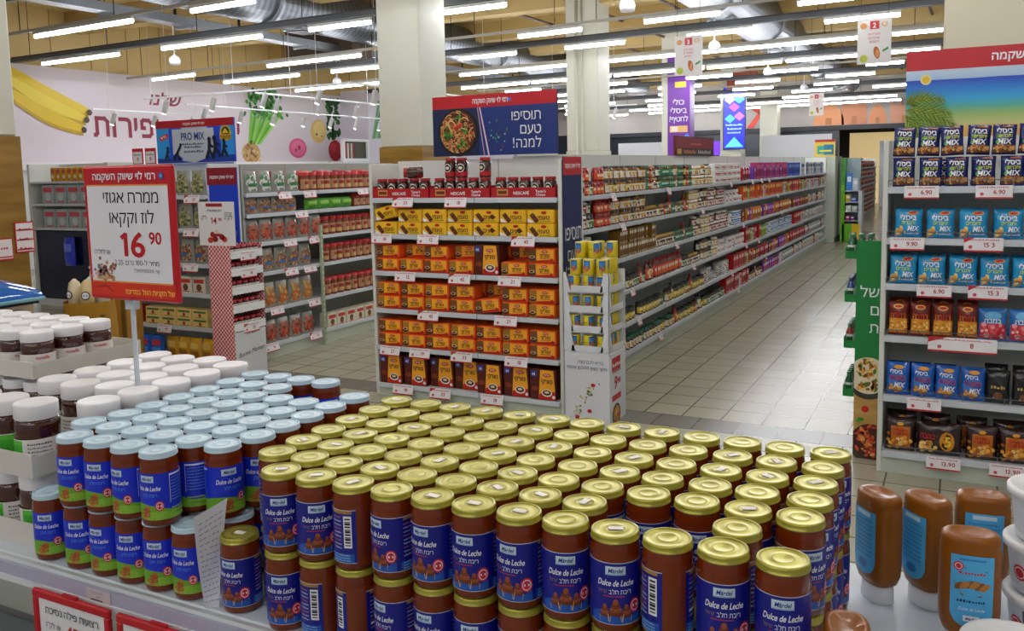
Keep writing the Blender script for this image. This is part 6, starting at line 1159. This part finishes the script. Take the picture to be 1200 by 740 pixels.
for k in range(8):
    x = -9+1.6*k
    m = MB(); m.tube([(x, 7.5, 5.3), (x+.6, 36, 5.3)], .035, M('5a3a1c', .6), 6); m.tube([(x, 7.5, 5.3), (x, 7.5, 5.6)], .02, DARK, 5); tag(m.build('ceiling_pipe'), 'thin brown sprinkler pipe under the ceiling, %s from the left' % nth(k+1), 'pipe', 'sprinkler pipes')
m = MB(); m.box(-.45, .45, -.1, .1, 0, .5, M('8a3a1c', .5)); tag(m.build('ceiling_sign_box', None, (-6.0, 27.5, 4.2)), 'brown-red box under the ceiling near the blue column banner', 'box'); m2 = bpy.data.objects['ceiling_sign_box']
# ------------------------------------------------------------------ hanging aisle signs and column banners
def aisle_sign(x, y, z, w, h, num, lab, seed):
    q = random.Random(seed); a = Art(); a.rect(-w*.13, h*.76, w*.14, h*.94, RED, 1); a.text(num, 0, h*.79, h*.11, LW, 2, bold=True); a.disc(-w*.32, h*.84, w*.1, M('d8924a', .5), 1, ry=w*.09); a.disc(w*.3, h*.86, w*.1, M('e0b888', .5), 1, ry=w*.08); a.disc(w*.3, h*.86, w*.05, M('f0dcc0', .5), 2)
    for i, s_ in enumerate(('ממרחים', 'שימורים', 'רטבים')): a.text(s_, 0, h*(.63-.085*i), h*.055, RED, 1, wmax=w*.6)
    a.disc(w*.08, h*.24, w*.09, M('b0602a', .5), 1, ry=h*.14, rot=.2); a.disc(w*.1, h*.22, w*.05, M('d88a4a', .5), 2, ry=h*.09); a.poly([(w*.25, h*.24), (w*.42, h*.3), (w*.42, h*.36), (w*.25, h*.29)], M('3a9a4a', .5), 1); a.disc(-w*.3, h*.12, w*.12, M('b8c83a', .5), 1)
    t = thing('hanging_aisle_sign', lab, 'sign', (x, y, z), 0, None); m = MB(); m.box(-w/2, w/2, 0, .01, 0, h, M('e8e4e0', .5)); a.emit(m, plane_fn((0, 0, 0), lo=.002)); m.build('board', t); m = MB()
    for sx in (-w*.4, w*.4): m.tube([(sx, .005, h), (sx, .005, 5.6-z)], .004, DARK, 4)
    m.build('wire', t)
aisle_sign(-.91, 11.0, 3.03, .36, .51, '2', 'white hanging aisle sign with a red number 2', 1); aisle_sign(-3.63, 13.0, 3.24, .42, .58, '3', 'white hanging aisle sign in front of the purple column', 2); aisle_sign(-2.78, 20.0, 2.92, .3, .47, '1', 'small white hanging aisle sign with a red number 1 far away', 3)
PURPLE = M('6a1a9a', .4)
a = Art(); w, h = .60, 2.75
for i, s_ in enumerate(('כולי', 'ביסלי', 'לחטיף?')): a.text(s_, 0, 1.5-.22*i, .15, LW, 1, wmax=.5)
a.rect(-.24, .78, .24, .95, M('e0b070', .5), 1); a.rect(-.2, .8, -.02, .93, M('f0e0d0', .5), 2); a.poly([(.1, .6), (.22, .75), (.34, .6), (.22, .45)], M('2a8ad8', .4), 1); a.poly([(.08, .38), (.17, .48), (.26, .38), (.17, .28)], M('3aa84a', .4), 1); a.rect(-.1, 1.95, .2, 2.1, M('e8c82a', .4), 1)
t = thing('column_banner', 'purple Hebrew banner wrapped on a column behind the aisle rack', 'banner', (-6.66, 23.3-CW-.02, 2.0)); m = MB(); m.box(-w/2, w/2, -.02, .0, 0, h, PURPLE); a.emit(m, plane_fn((0, -.02, 0), lo=.003)); m.build('front_panel', t); m = MB(); m.box(.205, .225, .0, .7, 0, h, PURPLE); m.build('side_panel', t)
a = Art(); w, h = .68, 2.0; SCR = lambda c: M(c, .3, emit=.9)
a.rect(-w/2, 0, w/2, h, SCR('1a28d0'), 0)
for i, (x, z, c) in enumerate(((-.15, 1.6, 'e8a0f0'), (.16, 1.6, '3aa8f0'), (.0, 1.35, 'e04ad0'), (-.14, .98, '4ad8f0'), (.17, 1.05, 'f06ae0'))): a.poly([(x-.17, z), (x, z+.14), (x+.17, z), (x, z-.14)], SCR(c), 1+i)
a.poly([(-.3, .05), (0, .38), (.3, .05)], SCR('58d0f8'), 1); a.scribble(-.28, .28, .75, .06, SCR('a0e0ff'), 1, seed=1); a.scribble(-.22, .24, .62, .06, SCR('a0e0ff'), 1, seed=2); a.scribble(-.22, .22, .5, .05, SCR('a0e0ff'), 1, seed=3); a.text('מבצע', 0, 1.8, .12, SCR('c8e0ff'), 1)
t = thing('column_screen', 'tall glowing blue and violet screen on a far column', 'screen', (-6.66, 29.8-CW-.09, 2.42)); m = MB(); m.box(-w/2-.03, w/2+.03, 0, .08, -.03, h+.03, M('20242c', .4)); a.emit(m, plane_fn((0, 0, 0), lo=.003)); m.build('panel', t)
# ------------------------------------------------------------------ far end: frieze, shopfronts, white boards
def frieze():
    for i, (x, wd, hh) in enumerate(((-5.4, 1.2, .9), (-4.3, .95, 1.0), (-3.3, .7, .75), (-2.5, 1.1, .85), (-1.3, .5, 1.1), (-.6, .8, .8))):
        a = Art(); c = M(('e09a6a', 'd08a64', 'dc9466', 'd89a7c', 'd8946e', 'd08a64')[i], .6)
        if i in (0, 2): a.poly([(x, 3.4)]+[(x+wd/2+wd/2*math.cos(t_), 3.4+hh*math.sin(t_)) for t_ in [PI*(1-k/12) for k in range(13)]]+[(x+wd, 3.4)], c, 1)
        else:
            a.rect(x, 3.4, x+wd, 3.4+hh*.8, c, 1)
            for k in range(4): a.rect(x+wd*k/4, 3.4+hh*.8, x+wd*(k+.55)/4, 3.4+hh, c, 1)
        a.rect(x+wd*.4, 3.42, x+wd*.6, 3.42+hh*.3, M('b8764a', .6), 2)
        m = MB(); a.emit(m, plane_fn((0, 37.99, 0), (1, 0, 0), (0, 0, 1), .004)); tag(m.build('wall_picture_building'), 'orange building silhouette painted on the concrete far wall, %s from the left' % nth(i+1), 'wall picture', 'painted silhouettes')
    a = Art()
    a.poly([(-8.1, 3.4), (-7.4, 4.3), (-7.3, 4.2), (-7.8, 3.4)], M('d8402a', .5), 1); a.poly([(-7.9, 4.2), (-7.0, 3.5), (-6.9, 3.6), (-7.7, 4.3)], M('d8402a', .5), 1); m = MB(); a.emit(m, plane_fn((0, 37.99, 0), (1, 0, 0), (0, 0, 1), .004)); tag(m.build('wall_picture_cross'), 'red crossed shape painted on the concrete far wall', 'wall picture')
frieze()
def slab(name, lab, cat, x0, x1, y, z0, z1, mat, t_=.05):
    m = MB(); m.box(x0, x1, y, y+t_, z0, z1, mat, .004)
    if z0 > 2.34 or name == 'dark_red_sign': m.tube([((x0+x1)/2, y+.02, z1), ((x0+x1)/2, y+.02, 5.6)], .015, DARK, 5)
    return tag(m.build(name), lab, cat)
WB = M('d6d8dc', .5)
slab('mall_partition', 'white partition board beyond the aisle rack, right of centre', 'partition', -6.1, -3.8, 31, 0, 2.85, WB); slab('mall_partition', 'white partition board beside the purple column', 'partition', -11.3, -9.2, 31, 0, 2.75, WB); slab('mall_partition', 'pale rounded partition above the second rack', 'partition', -3.0, -1.6, 40, 0, 2.75, WB)
slab('mall_glow_wall', 'warm lit beige wall of the mall beyond the store', 'wall panel', -4.5, -1.2, 43, 0, 3.2, M('f0d49a', .6, emit=.55)); slab('dark_red_sign', 'dark red shop sign in the mall opening', 'sign', -1.9, -.9, 39, 2.6, 3.15, M('5a0c1c', .5)); slab('lit_sign', 'small pale blue lit sign in the mall opening', 'sign', -.75, -.2, 39, 2.35, 2.75, M('9ad8f0', .4, emit=1.2)); slab('purple_shop_light', 'purple lit shop panel behind the columns', 'shop panel', -13.2, -8.6, 38.04, 2.3, 2.9, M('6a2ac8', .4, emit=.6))  # the mall wall's warm light is put into its material as a glow
a = Art(); w, h = .46, .40; a.rect(-w/2, h-.06, w/2, h, M('b01c1c', .4), 1); a.rect(-w/2, 0, w/2, h-.06, M('e8c83a', .4), 0); a.rect(-.17, .06, .04, .25, M('2aa89a', .4), 1); a.rect(-.02, .04, .2, .28, M('1f7a9a', .4), 2); a.rect(-.12, .11, .15, .15, M('e8e02a', .4), 3)
tag(board('totem_poster', a, w, h, .03, M('d8c8a0', .5), .003, None, (-2.86, 22.085, 2.0505)), 'yellow and teal poster standing above the far end panel', 'poster')
